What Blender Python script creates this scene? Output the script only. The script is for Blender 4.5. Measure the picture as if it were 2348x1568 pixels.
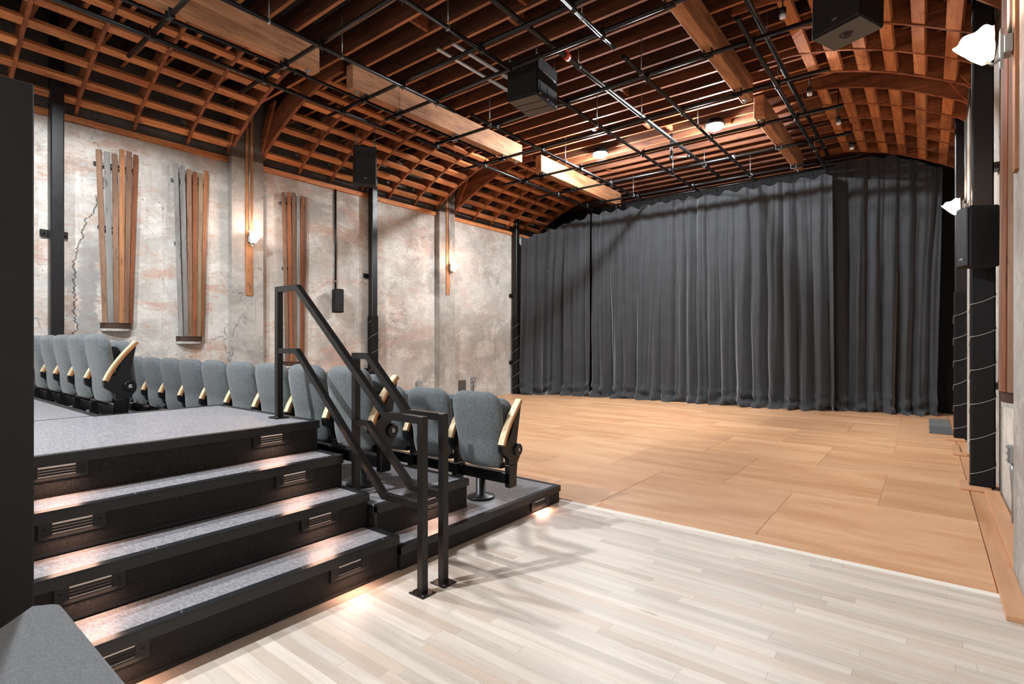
import bpy, bmesh, math, random
from mathutils import Vector, Matrix, noise
random.seed(7)
for _o in list(bpy.data.objects):
    bpy.data.objects.remove(_o)
C = bpy.context.scene.collection
S = bpy.context.scene
PI = math.pi

# ------------------------------------------------------------------ camera, world, lights, exposure
cam_d = bpy.data.cameras.new('camera')
cam_d.lens = 36.0 * 1215 / 2348
cam_d.sensor_width = 36.0
cam_d.sensor_fit = 'HORIZONTAL'
cam_d.clip_start = 0.02
cam = bpy.data.objects.new('camera', cam_d)
C.objects.link(cam)
cam.location = (0, 0, 1.35)
cam.rotation_euler = (PI / 2, 0, math.radians(38.1))
S.camera = cam

w = bpy.data.worlds.new('world')
S.world = w
w.use_nodes = True
w.node_tree.nodes['Background'].inputs[0].default_value = (0.9, 0.95, 1, 1)
w.node_tree.nodes['Background'].inputs[1].default_value = 0.05
S.view_settings.view_transform = 'Standard'
S.view_settings.look = 'None'
S.view_settings.gamma = 1
S.view_settings.use_curve_mapping = False
S.view_settings.exposure = 0.62
S.cycles.use_denoising = True
S.cycles.max_bounces = 8
S.cycles.sample_clamp_indirect = 6

COOL = (0.93, 0.97, 1.0)
WARM = (1.0, 0.62, 0.40)


def point_light(name, loc, power, col=COOL, radius=0.1, parent=None):
    d = bpy.data.lights.new(name, 'POINT')
    d.energy = power
    d.color = col
    d.shadow_soft_size = radius
    o = bpy.data.objects.new(name, d)
    C.objects.link(o)
    o.location = loc
    if parent:
        o.parent = parent
    return o


def area_light(name, loc, power, sx, sy, col=COOL, rot=(0, 0, 0), parent=None, spread=180):
    d = bpy.data.lights.new(name, 'AREA')
    d.shape = 'RECTANGLE'
    d.size = sx
    d.size_y = sy
    d.energy = power
    d.color = col
    d.spread = math.radians(spread)
    o = bpy.data.objects.new(name, d)
    C.objects.link(o)
    o.location = loc
    o.rotation_euler = rot
    if parent:
        o.parent = parent
    return o


# unseen ceiling lamps: first inferred from rail and door shadows, second added as fill
for _n, (_loc, _p) in enumerate((((-5.2, 1.28, 4.84), 450), ((-3.9, -1.7, 4.84), 860))):
    _d = bpy.data.lights.new('unseen_light', 'SPOT')
    _d.energy = _p
    _d.color = COOL
    _d.spot_size = math.radians(164)
    _d.spot_blend = 0.25
    _d.shadow_soft_size = 0.09
    _o = bpy.data.objects.new('unseen_light', _d)
    C.objects.link(_o)
    _o.location = _loc

# ------------------------------------------------------------------ helpers


def lin(h):
    h = h.lstrip('#')
    v = [int(h[i:i + 2], 16) / 255 for i in (0, 2, 4)]
    return tuple((c / 12.92 if c <= 0.04045 else ((c + 0.055) / 1.055) ** 2.4) for c in v) + (1,)


class NT:
    def __init__(s, name):
        s.m = bpy.data.materials.new(name)
        s.m.use_nodes = True
        s.t = s.m.node_tree
        s.b = s.t.nodes['Principled BSDF']

    def n(s, typ, **kw):
        x = s.t.nodes.new('ShaderNode' + typ)
        for k, v in kw.items():
            setattr(x, k, v)
        return x

    def l(s, a, b):
        s.t.links.new(a, b)

    def val(s, x, sock):
        if isinstance(x, (int, float)):
            sock.default_value = x
        elif isinstance(x, tuple):
            sock.default_value = x
        else:
            s.l(x, sock)

    def math(s, op, a, b=0.0, clamp=False):
        x = s.n('Math', operation=op)
        x.use_clamp = clamp
        s.val(a, x.inputs[0])
        s.val(b, x.inputs[1])
        return x.outputs[0]

    def mix(s, f, a, b):
        x = s.n('Mix', data_type='RGBA')
        s.val(f, x.inputs[0])
        s.val(a, x.inputs[6])
        s.val(b, x.inputs[7])
        return x.outputs[2]

    def coord(s, scale=(1, 1, 1), rand=False, kind='Object'):
        tc = s.n('TexCoord')
        mp = s.n('Mapping')
        mp.inputs['Scale'].default_value = scale
        src = tc.outputs[kind]
        if rand:
            oi = s.n('ObjectInfo')
            cx = s.n('CombineXYZ')
            s.l(s.math('MULTIPLY', oi.outputs['Random'], 37.0), cx.inputs[0])
            s.l(s.math('MULTIPLY', oi.outputs['Random'], 91.0), cx.inputs[1])
            s.l(s.math('MULTIPLY', oi.outputs['Random'], 53.0), cx.inputs[2])
            va = s.n('VectorMath', operation='ADD')
            s.l(src, va.inputs[0])
            s.l(cx.outputs[0], va.inputs[1])
            src = va.outputs[0]
        s.l(src, mp.inputs[0])
        return mp.outputs[0]

    def noise(s, vec, scale, detail=4, rough=0.55, dist=0.0):
        x = s.n('TexNoise')
        x.inputs['Scale'].default_value = scale
        x.inputs['Detail'].default_value = detail
        x.inputs['Roughness'].default_value = rough
        x.inputs['Distortion'].default_value = dist
        s.l(vec, x.inputs['Vector'])
        return x.outputs['Fac']

    def ramp(s, f, stops, interp='LINEAR'):
        x = s.n('ValToRGB')
        x.color_ramp.interpolation = interp
        el = x.color_ramp.elements
        el[0].position, el[0].color = stops[0]
        el[1].position, el[1].color = stops[-1]
        for p, c in stops[1:-1]:
            e = el.new(p)
            e.color = c
        s.val(f, x.inputs[0])
        return x.outputs[0]

    def step(s, f, a, b):
        x = s.n('MapRange')
        x.interpolation_type = 'SMOOTHSTEP'
        s.val(f, x.inputs[0])
        x.inputs[1].default_value = a
        x.inputs[2].default_value = b
        return x.outputs[0]

    def bump(s, h, strength=0.3, dist=0.01):
        x = s.n('Bump')
        x.inputs['Strength'].default_value = strength
        x.inputs['Distance'].default_value = dist
        s.l(h, x.inputs['Height'])
        s.l(x.outputs[0], s.b.inputs['Normal'])

    def out(s, col=None, rough=None, metal=None, spec=None):
        if col is not None:
            s.val(col, s.b.inputs['Base Color'])
        if rough is not None:
            s.val(rough, s.b.inputs['Roughness'])
        if metal is not None:
            s.b.inputs['Metallic'].default_value = metal
        if spec is not None:
            s.b.inputs['Specular IOR Level'].default_value = spec
        return s.m


def m_plain(name, hexc, rough=0.5, metal=0.0, var=0.12, scale=6, spec=0.5, bump=0.0):
    t = NT(name)
    v = t.coord()
    f = t.noise(v, scale, 5, 0.6)
    c = lin(hexc)
    d = tuple(x * (1 - var) for x in c[:3]) + (1,)
    e = tuple(min(1, x * (1 + var)) for x in c[:3]) + (1,)
    col = t.mix(f, d, e)
    r = t.math('ADD', t.math('MULTIPLY', t.noise(v, scale * 2.3, 3), 0.16), rough - 0.08)
    if bump:
        t.bump(t.noise(v, 160, 2), bump, 0.002)
    return t.out(col, r, metal, spec)


def m_wood(name, c1, c2, axis, rough=0.6, var=0.35, dark='#3a2114', across=9, along=0.7, knots=0.5, bumpy=0.15, spec=0.3, blotch=0.0, tint=None):
    t = NT(name)
    sc = [across] * 3
    sc['XYZ'.index(axis)] = along
    v = t.coord(tuple(sc), rand=True)
    f = t.noise(v, 1.0, 6, 0.62, 0.6)
    fine = t.noise(v, 4.0, 5, 0.7)
    g = t.math('ADD', t.math('MULTIPLY', f, 0.7), t.math('MULTIPLY', fine, 0.3))
    col = t.mix(t.step(g, 0.32, 0.68), lin(c1), lin(c2))
    kv = t.coord(tuple(2.4 if a != axis else 0.9 for a in 'XYZ'), rand=True)
    if knots:
        kn = t.noise(kv, 3.2, 4, 0.6)
        col = t.mix(t.math('MULTIPLY', t.step(kn, 0.64, 0.78), knots), col, lin(dark))
    if blotch:
        bl = t.noise(kv, 0.8, 5, 0.7)
        col = t.mix(t.math('MULTIPLY', t.step(bl, 0.45, 0.7), blotch), col, lin(dark))
        fk = t.noise(t.coord(tuple(26 if a != axis else 5 for a in 'XYZ'), rand=True), 1.0, 5, 0.7)
        col = t.mix(t.math('MULTIPLY', t.step(fk, 0.56, 0.68), min(0.75, blotch * 1.7)), col, lin(dark))
    oi = t.n('ObjectInfo')
    if tint:
        fr = t.math('FRACT', t.math('MULTIPLY', oi.outputs['Random'], 7.13))
        col = t.mix(t.math('MULTIPLY', t.step(fr, 0.55, 1.0), 0.5), col, lin(tint))
    hsv = t.n('HueSaturation')
    t.l(t.math('ADD', t.math('MULTIPLY', oi.outputs['Random'], var), 1 - var / 2), hsv.inputs['Value'])
    t.l(col, hsv.inputs['Color'])
    t.bump(g, bumpy, 0.004)
    r = t.math('ADD', t.math('MULTIPLY', g, 0.25), rough - 0.12)
    return t.out(hsv.outputs[0], r, 0, spec)


class MB:
    """collects simple solids into one mesh"""

    def __init__(s):
        s.v = []
        s.f = []
        s.sm = []

    def add(s, vs, fs, smooth=False):
        n = len(s.v)
        s.v += [Vector(p) for p in vs]
        for f in fs:
            s.f.append([i + n for i in f])
            s.sm.append(smooth)
        return s

    def box(s, x0, x1, y0, y1, z0, z1, M=None, b=0.0):
        if b:
            bm = bmesh.new()
            bmesh.ops.create_cube(bm, size=1)
            for q in bm.verts:
                q.co = Vector(((x0 + x1) / 2 + q.co.x * (x1 - x0), (y0 + y1) / 2 + q.co.y * (y1 - y0), (z0 + z1) / 2 + q.co.z * (z1 - z0)))
            bmesh.ops.bevel(bm, geom=bm.edges[:], offset=b, segments=1, affect='EDGES', profile=0.5)
            vs = [M @ q.co if M else q.co.copy() for q in bm.verts]
            bm.verts.index_update()
            s.add(vs, [[q.index for q in f.verts] for f in bm.faces])
            bm.free()
            return s
        vs = [(x0, y0, z0), (x1, y0, z0), (x1, y1, z0), (x0, y1, z0), (x0, y0, z1), (x1, y0, z1), (x1, y1, z1), (x0, y1, z1)]
        if M:
            vs = [M @ Vector(p) for p in vs]
        return s.add(vs, [(0, 3, 2, 1), (4, 5, 6, 7), (0, 1, 5, 4), (1, 2, 6, 5), (2, 3, 7, 6), (3, 0, 4, 7)])

    def prism(s, poly, axis, a, b, smooth=False):
        """poly: list of 2D points; axis: extrusion axis"""
        n = len(poly)
        vs = []
        for h in (a, b):
            for p, q in poly:
                vs.append((h, p, q) if axis == 'X' else (p, h, q) if axis == 'Y' else (p, q, h))
        fs = [[i, (i + 1) % n, n + (i + 1) % n, n + i] for i in range(n)]
        fs += [list(range(n))[::-1], list(range(n, 2 * n))]
        return s.add(vs, fs, smooth)

    def tube(s, pts, r, n=10, cap=True, smooth=True):
        pts = [Vector(p) for p in pts]
        vs = []
        up = None
        for i, p in enumerate(pts):
            a = pts[max(i - 1, 0)]
            b = pts[min(i + 1, len(pts) - 1)]
            d = (b - a).normalized()
            if up is None:
                up = Vector((0, 0, 1)) if abs(d.z) < 0.9 else Vector((1, 0, 0))
            x = d.cross(up)
            if x.length < 1e-4:
                x = d.cross(Vector((0, 1, 0)))
            x.normalize()
            y = x.cross(d).normalized()
            rr = r[i] if isinstance(r, (list, tuple)) else r
            for k in range(n):
                t = 2 * PI * k / n
                vs.append(p + x * math.cos(t) * rr + y * math.sin(t) * rr)
        fs = []
        for i in range(len(pts) - 1):
            for k in range(n):
                fs.append([i * n + k, i * n + (k + 1) % n, (i + 1) * n + (k + 1) % n, (i + 1) * n + k])
        s.add(vs, fs, smooth)
        if cap:
            m = len(s.v) - len(vs)
            s.f.append([m + k for k in range(n)][::-1])
            s.sm.append(False)
            e = m + (len(pts) - 1) * n
            s.f.append([e + k for k in range(n)])
            s.sm.append(False)
        return s

    def bar(s, pts, w, h, side=(0, 1, 0)):
        """square tube swept along points lying in a plane; side = plane normal, w across plane, h in plane; mitred"""
        pts = [Vector(p) for p in pts]
        sd = Vector(side).normalized()
        vs = []
        for i, p in enumerate(pts):
            if i == 0:
                d = (pts[1] - p).normalized()
                nn = sd.cross(d)
                k = 1
            elif i == len(pts) - 1:
                d = (p - pts[i - 1]).normalized()
                nn = sd.cross(d)
                k = 1
            else:
                d1 = (p - pts[i - 1]).normalized()
                d2 = (pts[i + 1] - p).normalized()
                n1, n2 = sd.cross(d1), sd.cross(d2)
                nn = (n1 + n2).normalized()
                k = 1 / max(0.3, nn.dot(n1))
            for a, b in ((-1, -1), (1, -1), (1, 1), (-1, 1)):
                vs.append(p + sd * (a * w / 2) + nn * (b * h / 2 * k))
        fs = []
        for i in range(len(pts) - 1):
            for k in range(4):
                fs.append([i * 4 + k, i * 4 + (k + 1) % 4, (i + 1) * 4 + (k + 1) % 4, (i + 1) * 4 + k])
        e = (len(pts) - 1) * 4
        fs += [[3, 2, 1, 0], [e, e + 1, e + 2, e + 3]]
        return s.add(vs, fs)

    def lathe(s, prof, n=20, M=None, smooth=True):
        vs = []
        for r, z in prof:
            for k in range(n):
                t = 2 * PI * k / n
                p = Vector((r * math.cos(t), r * math.sin(t), z))
                vs.append(M @ p if M else p)
        fs = []
        for i in range(len(prof) - 1):
            for k in range(n):
                fs.append([i * n + k, i * n + (k + 1) % n, (i + 1) * n + (k + 1) % n, (i + 1) * n + k])
        fs.append(list(range(n))[::-1])
        fs.append(list(range((len(prof) - 1) * n, len(prof) * n)))
        return s.add(vs, fs, smooth)

    def grid(s, rows, smooth=True, closed=False):
        n = len(rows[0])
        vs = [p for r in rows for p in r]
        fs = []
        for i in range(len(rows) - 1):
            for k in range(n if closed else n - 1):
                fs.append([i * n + k, i * n + (k + 1) % n, (i + 1) * n + (k + 1) % n, (i + 1) * n + k])
        return s.add(vs, fs, smooth)

    def build(s, name, mat, parent=None, off=None):
        me = bpy.data.meshes.new(name)
        o = Vector((0, 0, 0))
        if parent is not None:
            q = parent
            while q is not None:
                o = o + q.location
                q = q.parent
        me.from_pydata([tuple(p - o) for p in s.v], [], s.f)
        me.polygons.foreach_set('use_smooth', s.sm)
        if mat:
            me.materials.append(mat)
        me.update()
        bm = bmesh.new()
        bm.from_mesh(me)
        bmesh.ops.recalc_face_normals(bm, faces=bm.faces[:])
        bm.to_mesh(me)
        bm.free()
        ob = bpy.data.objects.new(name, me)
        C.objects.link(ob)
        if parent is not None:
            ob.parent = parent
        return ob


def tag(o, label=None, cat=None, group=None, kind=None):
    if label:
        o['label'] = label
    if cat:
        o['category'] = cat
    if group:
        o['group'] = group
    if kind:
        o['kind'] = kind
    return o


def thing(name, label, cat, loc=(0, 0, 0), group=None, kind=None):
    o = bpy.data.objects.new(name, None)
    o.empty_display_size = 0.1
    C.objects.link(o)
    o.location = loc
    return tag(o, label, cat, group, kind)


def copy_tree(o, parent=None):
    c = o.copy()
    C.objects.link(c)
    if parent:
        c.parent = parent
    for ch in list(o.children):
        copy_tree(ch, c)
    return c


# ------------------------------------------------------------------ materials
XL, XR = -8.52, 0.52
Y0, Y1 = -3.2, 12.95


def m_concrete(name, tone=1.0, left=True):
    t = NT(name)
    v = t.coord()
    sep = t.n('SeparateXYZ')
    t.l(v, sep.inputs[0])
    big = t.noise(v, 0.9, 8, 0.62, 0.4)
    k = lambda h: tuple(x * tone for x in lin(h)[:3]) + (1,)
    col = t.mix(t.step(big, 0.35, 0.62), k('#a4a09a'), k('#cdcac4'))
    mott = t.noise(t.coord((1, 1, 1.5)), 7, 10, 0.75, 0.5)
    col = t.mix(t.math('MULTIPLY', t.step(mott, 0.42, 0.62), 0.6), col, k('#b5aca2'))
    mot2 = t.noise(t.coord((1, 1, 2.2)), 22, 8, 0.75, 0.5)
    col = t.mix(t.math('MULTIPLY', t.step(mot2, 0.52, 0.66), 0.35), col, k('#8f857b'))
    # pinkish old paint, in horizontal streaky patches with ragged edges
    hv = t.coord((1, 0.9, 2.1))
    pk = t.math('ADD', t.math('MULTIPLY', t.noise(hv, 0.9, 10, 0.72, 0.5), 0.75), t.math('MULTIPLY', t.noise(hv, 9, 8, 0.75), 0.25))
    if left:
        grad = t.step(sep.outputs[1], 11.5, 3.5)
        pkm = t.math('MULTIPLY', t.step(pk, 0.49, 0.56), t.math('ADD', t.math('MULTIPLY', grad, 0.5), 0.14))
    else:
        pkm = t.math('MULTIPLY', t.step(pk, 0.54, 0.62), 0.18)
    col = t.mix(pkm, col, k('#b58e7b'))
    pk2 = t.noise(hv, 2.6, 10, 0.75, 0.8)
    col = t.mix(t.math('MULTIPLY', t.step(pk2, 0.60, 0.66), 0.4), col, k('#b98d7a'))
    if left:
        rust = t.noise(t.coord((1, 1.4, 0.9)), 2.4, 10, 0.75, 0.7)
        col = t.mix(t.math('MULTIPLY', t.step(rust, 0.66, 0.70), 0.55), col, k('#a8643c'))
    # grey bare concrete
    gy = t.noise(t.coord((1, 1.2, 0.7)), 1.5, 10, 0.7, 0.6)
    col = t.mix(t.math('MULTIPLY', t.step(gy, 0.56, 0.63), 0.45), col, k('#8e8d8a'))
    # white efflorescence
    wh = t.math('ADD', t.math('MULTIPLY', t.noise(t.coord((1, 1, 1.7)), 1.5, 10, 0.72, 0.4), 0.7), t.math('MULTIPLY', t.noise(t.coord((1, 1, 1.7)), 13, 8, 0.75), 0.3))
    col = t.mix(t.math('MULTIPLY', t.step(wh, 0.49, 0.60), 0.55), col, k('#dfdbd4'))
    # vertical form-board streaks
    st = t.noise(t.coord((9, 9, 0.5)), 1.0, 6, 0.7)
    col = t.mix(t.math('MULTIPLY', t.step(st, 0.55, 0.72), 0.35), col, k('#7a7168'))
    # smoke-stained band under the ledger board
    sn = t.math('ADD', sep.outputs[2], t.math('MULTIPLY', t.noise(t.coord((1, 1, 0.6)), 1.6, 8, 0.7), 0.9))
    col = t.mix(t.math('MULTIPLY', t.step(sn, 4.25, 4.65), 0.65), col, k('#7f6a5c'))
    # pits and flakes
    pit = t.noise(t.coord((1, 1, 1.6)), 17, 6, 0.75, 0.6)
    pmask = t.step(t.noise(v, 1.7, 5, 0.6), 0.45, 0.6)
    pm = t.math('MULTIPLY', t.step(pit, 0.62, 0.66), t.math('ADD', t.math('MULTIPLY', pmask, 0.8), 0.1))
    col = t.mix(pm, col, k('#5b5048'))
    # hair cracks
    vo = t.n('TexVoronoi', feature='DISTANCE_TO_EDGE')
    vo.inputs['Scale'].default_value = 0.55
    dv = t.n('VectorMath', operation='ADD')
    nz = t.n('TexNoise')
    nz.inputs['Scale'].default_value = 2.6
    nz.inputs['Detail'].default_value = 8
    t.l(v, nz.inputs['Vector'])
    sc = t.n('VectorMath', operation='SCALE')
    t.l(nz.outputs['Color'], sc.inputs[0])
    sc.inputs['Scale'].default_value = 0.55
    t.l(v, dv.inputs[0])
    t.l(sc.outputs[0], dv.inputs[1])
    t.l(dv.outputs[0], vo.inputs['Vector'])
    cr = t.math('SUBTRACT', 1.0, t.step(vo.outputs['Distance'], 0.0006, 0.003))
    crm = t.math('MULTIPLY', cr, t.step(t.noise(v, 0.7, 3), 0.53, 0.62))
    col = t.mix(t.math('MULTIPLY', crm, 0.6), col, k('#3e3833'))
    if left:
        # the big repaired crack and its grey bare patch near the first column
        zz = sep.outputs[2]
        yy = sep.outputs[1]
        wob = t.math('MULTIPLY', t.math('SUBTRACT', t.noise(t.coord((0, 0, 1)), 2.2, 10, 0.78), 0.5), 0.5)
        slope = t.math('MULTIPLY', t.step(zz, 2.2, 4.0), 0.42)
        cy = t.math('SUBTRACT', yy, t.math('ADD', t.math('ADD', wob, slope), 1.86))
        dist = t.math('ABSOLUTE', cy)
        zm = t.math('MULTIPLY', t.step(zz, 1.1, 1.4), t.step(zz, 4.0, 3.7))
        patch_n = t.noise(t.coord((1, 1, 1)), 4.5, 8, 0.7)
        pw = t.math('SUBTRACT', t.math('ADD', t.math('ABSOLUTE', t.math('SUBTRACT', cy, 0.13)), t.math('MULTIPLY', patch_n, 0.3)), 0.26)
        pmz = t.math('MULTIPLY', t.math('SUBTRACT', 1.0, t.step(pw, -0.03, 0.03)), t.math('MULTIPLY', t.step(zz, 1.2, 1.5), t.step(zz, 2.85, 2.5)))
        col = t.mix(t.math('MULTIPLY', pmz, 0.8), col, k('#8a8987'))
        ck = t.math('MULTIPLY', t.math('SUBTRACT', 1.0, t.step(dist, 0.003, 0.010)), zm)
        col = t.mix(ck, col, k('#2c2927'))
    h = t.math('ADD', t.math('MULTIPLY', big, 0.5), t.math('SUBTRACT', t.math('MULTIPLY', t.noise(v, 30, 6, 0.7), 0.25), t.math('MULTIPLY', t.math('ADD', pm, crm), 0.5)))
    t.bump(h, 0.55, 0.03)
    return t.out(col, 0.9, 0, 0.2)


M = {}
M['wall_l'] = m_concrete('old_painted_concrete')
M['wall_r'] = m_concrete('grey_concrete', 1.0, False)
M['wall_up'] = m_concrete('dark_brown_concrete', 0.28)  # same concrete in a far darker tone, above the ledger
M['pilaster'] = m_concrete('pilaster_concrete', 0.72, False)
M['joist'] = m_wood('joist_wood', '#3c1e10', '#6b3b21', 'X', 0.75, 0.5, blotch=0.5, dark='#1a0e08')
M['joist_edge'] = m_wood('joist_underside', '#7c4526', '#b3754a', 'X', 0.7, 0.4, blotch=0.35, dark='#2c170d')  # paler wood tone for the lower faces of the joists
M['purlin'] = m_wood('purlin_wood', '#94502c', '#c4814f', 'Y', 0.68, 0.4, blotch=0.35, dark='#2c170d')
M['rib'] = m_wood('rib_wood', '#683519', '#9c5c38', 'X', 0.68, 0.4, blotch=0.45, dark='#27140b')
M['glulam'] = m_wood('timber_beam_wood', '#875a3d', '#bb8862', 'Y', 0.65, 0.12, dark='#5a361d', across=11, along=0.9, knots=0.7, blotch=0.4, bumpy=0.3)
M['deck'] = m_plain('black_roof_deck', '#141416', 0.85, 0, 0.2)
M['ply'] = m_wood('plywood', '#c08e66', '#d6aa83', 'X', 0.38, 0.22, dark='#9a6840', across=3.2, along=0.55, knots=0.5, bumpy=0.02, spec=0.4)
M['ply_edge'] = m_wood('plywood_trim', '#b98560', '#cf9f78', 'Y', 0.4, 0.2, dark='#96603a', across=5, along=0.5, bumpy=0.03, spec=0.4)
M['maple'] = m_wood('maple_strip', '#c3b6aa', '#d8cec4', 'X', 0.42, 0.24, dark='#a0846c', across=14, along=1.0, knots=0.6, bumpy=0.012, spec=0.3, tint='#b39c88')
M['maple_light'] = m_wood('maple_border', '#e6dfd4', '#f0ebe2', 'X', 0.32, 0.06, dark='#c9b8a4', across=16, along=1.1, knots=0.1, bumpy=0.01, spec=0.45)
M['subfloor'] = m_plain('subfloor', '#d9b88c', 0.8)
M['steel'] = m_plain('black_steel', '#131315', 0.38, 0.2, 0.15, 5)
M['rail'] = m_plain('dark_bronze_steel', '#1f1e1d', 0.34, 0.35, 0.1, 4)
M['pipe'] = m_plain('black_pipe', '#0f0f10', 0.36, 0.3, 0.2, 9)
M['galv'] = m_plain('galvanised_steel', '#9da1a2', 0.38, 0.75, 0.2, 12)
M['rod'] = m_plain('hanger_steel', '#8b8d8e', 0.4, 0.8, 0.15, 9)
M['plastic'] = m_plain('black_plastic', '#0e0e10', 0.38, 0, 0.15, 5)
M['cabinet'] = m_plain('black_speaker_paint', '#0c0c0e', 0.65, 0, 0.2, 30, spec=0.25, bump=0.1)
M['grille'] = m_plain('black_grille', '#131417', 0.65, 0.2, 0.2, 90, bump=0.3)
M['cab_grey'] = m_plain('grey_cabinet_base', '#4c4945', 0.6, 0, 0.1, 20)
M['nosing'] = m_plain('black_nosing', '#2a2b2d', 0.33, 0.35, 0.12, 8)
M['wood_arm'] = m_wood('ash_armrest', '#dcc197', '#eed9b6', 'Z', 0.4, 0.1, dark='#b98a58', across=24, along=2, knots=0.1, bumpy=0.02)
M['arm_edge'] = m_wood('armrest_ply_edge', '#a9693c', '#c58a58', 'Z', 0.45, 0.1, across=60, along=2, knots=0.0)
M['white'] = m_plain('white_paint', '#d8d8d4', 0.5, 0, 0.05)
M['door'] = m_plain('black_door_paint', '#090808', 0.6, 0, 0.15, 3)
M['dark_wood'] = m_plain('dark_backing_wood', '#3b2619', 0.7)
M['rust'] = m_plain('orange_clamp_paint', '#c2492a', 0.5)
M['cord'] = m_plain('white_cord', '#a9a7a0', 0.6)
M['black_wall'] = m_plain('black_stage_wall', '#0b0a0a', 0.9)
M['oak_dark'] = m_plain('dark_wood', '#3b2619', 0.7)


def m_speckle(name, base, dots, rough, amt=0.5, scale=260, bump=0.5):
    t = NT(name)
    v = t.coord()
    f = t.noise(v, scale, 3, 0.7)
    big = t.noise(v, 2.0, 4)
    col = t.mix(t.math('MULTIPLY', t.step(f, 0.56, 0.66), amt), lin(base), lin(dots))
    d = tuple(x * 0.82 for x in lin(base)[:3]) + (1,)
    col = t.mix(t.math('MULTIPLY', t.step(big, 0.4, 0.65), 0.35), col, d)
    if bump:
        t.bump(f, bump, 0.003)
    return t.out(col, rough, 0, 0.4)


M['riser'] = m_speckle('black_speckled_riser', '#1b1918', '#5a5048', 0.75, 0.6, 170, 0.6)


def m_lino():
    t = NT('grey_linoleum')
    v = t.coord((1, 2.2, 1))
    f = t.noise(v, 38, 8, 0.72, 0.4)
    fl = t.noise(t.coord((1, 2.6, 1)), 70, 3, 0.6)
    col = t.mix(t.step(f, 0.38, 0.62), lin('#77767a'), lin('#97969a'))
    col = t.mix(t.math('MULTIPLY', t.step(fl, 0.64, 0.70), 0.6), col, lin('#5b5a5d'))
    col = t.mix(t.math('MULTIPLY', t.step(fl, 0.36, 0.30), 0.35), col, lin('#b0afb2'))
    r = t.math('ADD', t.math('MULTIPLY', f, 0.15), 0.33)
    return t.out(col, r, 0, 0.45)


M['lino'] = m_lino()


def m_fabric(name, c1, c2, scale=420):
    t = NT(name)
    v = t.coord()
    f = t.noise(v, scale, 2, 0.8)
    g = t.noise(v, 60, 4, 0.7)
    col = t.mix(t.step(t.math('ADD', t.math('MULTIPLY', f, 0.7), t.math('MULTIPLY', g, 0.3)), 0.40, 0.62), lin(c1), lin(c2))
    t.b.inputs['Sheen Weight'].default_value = 0.25
    t.bump(f, 0.25, 0.002)
    return t.out(col, 0.9, 0, 0.2)


M['seat'] = m_fabric('grey_wool_fabric', '#474b4d', '#777d80')
M['ledge'] = m_fabric('grey_felt_top', '#84898e', '#9a9fa4', 200)
M['carpet'] = m_fabric('dark_grey_carpet', '#25282a', '#4a4f52', 160)


def m_cloth():
    t = NT('black_drape')
    v = t.coord()
    f = t.noise(v, 3.0, 5, 0.6)
    col = t.mix(f, lin('#2a2c2e'), lin('#3c3e41'))
    t.b.inputs['Sheen Weight'].default_value = 0.35
    t.b.inputs['Sheen Roughness'].default_value = 0.4
    t.bump(t.noise(t.coord((1, 1, 0.5)), 14, 6, 0.65), 0.25, 0.02)
    return t.out(col, 0.8, 0, 0.25)


M['drape'] = m_cloth()


def m_emit(name, col, strength):
    t = NT(name)
    t.b.inputs['Base Color'].default_value = (0.9, 0.9, 0.88, 1)
    t.b.inputs['Emission Color'].default_value = col + (1,)
    t.b.inputs['Emission Strength'].default_value = strength
    return t.m


M['led'] = m_emit('led_face', (0.9, 0.96, 1.0), 90)
M['shade'] = m_emit('lit_glass_shade', (1.0, 0.80, 0.64), 2.4)
M['step_glow'] = m_emit('step_light_lens', (1.0, 0.58, 0.42), 0.13)

SLATS = [m_wood('slat_%s' % n, a, b, 'Z', 0.7, 0.3, across=14, along=0.9, knots=0.5, blotch=0.35, dark='#2c211b') for n, a, b in (
    ('grey', '#6c6965', '#8d8a85'), ('brown', '#6b5040', '#8a6a54'), ('rust', '#6b3f28', '#8f593a'), ('orange', '#85573a', '#ad7c56'), ('tan', '#7d6a54', '#a08a70'))]

# ------------------------------------------------------------------ setting: floor
fl = thing('floor', None, None, kind='structure')
MB().box(XL, XR + 0.15, Y0, Y1, -0.12, -0.0045).build('subfloor', M['subfloor'], fl)
PLY_Y = 3.838
# maple strips, laid along x
pw = 0.0595
rows = []
y = PLY_Y - 0.115
XS, XE = -2.47, 0.38
border = 0.055
# light border strip against the plywood
bx = XS
for bl in (0.9, 1.1, 0.85):
    b1 = min(bx + bl, 0.31)
    MB().box(bx + 0.001, b1, PLY_Y - border, PLY_Y - 0.0015, -0.0044, 0.004).build('border_strip', M['maple_light'], fl)
    bx = b1 + 0.001
MB().box(XS, -2.385, 0.4, PLY_Y - border - 0.002, -0.0044, 0.0).build('border_strip', M['maple'], fl)
y = PLY_Y - border - 0.001
count = 0
while y > 0.55:
    x = -2.384 - random.random() * 0.0
    first = True
    while x < XE - 0.02:
        L = random.uniform(0.45, 1.5)
        if first:
            L *= random.uniform(0.3, 1)
            first = False
        x1 = min(x + L, XE)
        if XE - x1 < 0.15:
            x1 = XE
        dz = random.uniform(-0.0006, 0.0)
        MB().box(x + 0.0004, x1 - 0.0004, y - pw + 0.0003, y - 0.0003, -0.0044, dz).build('maple_plank', M['maple'], fl)
        count += 1
        x = x1
    y -= pw
MB().box(XS, XE, Y0, y - 0.001, -0.0044, -0.0005).build('maple_field', M['maple'], fl)
MB().box(XE + 0.001, XR, Y0, 2.6, -0.0044, -0.001).build('maple_field', M['maple'], fl)
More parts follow.
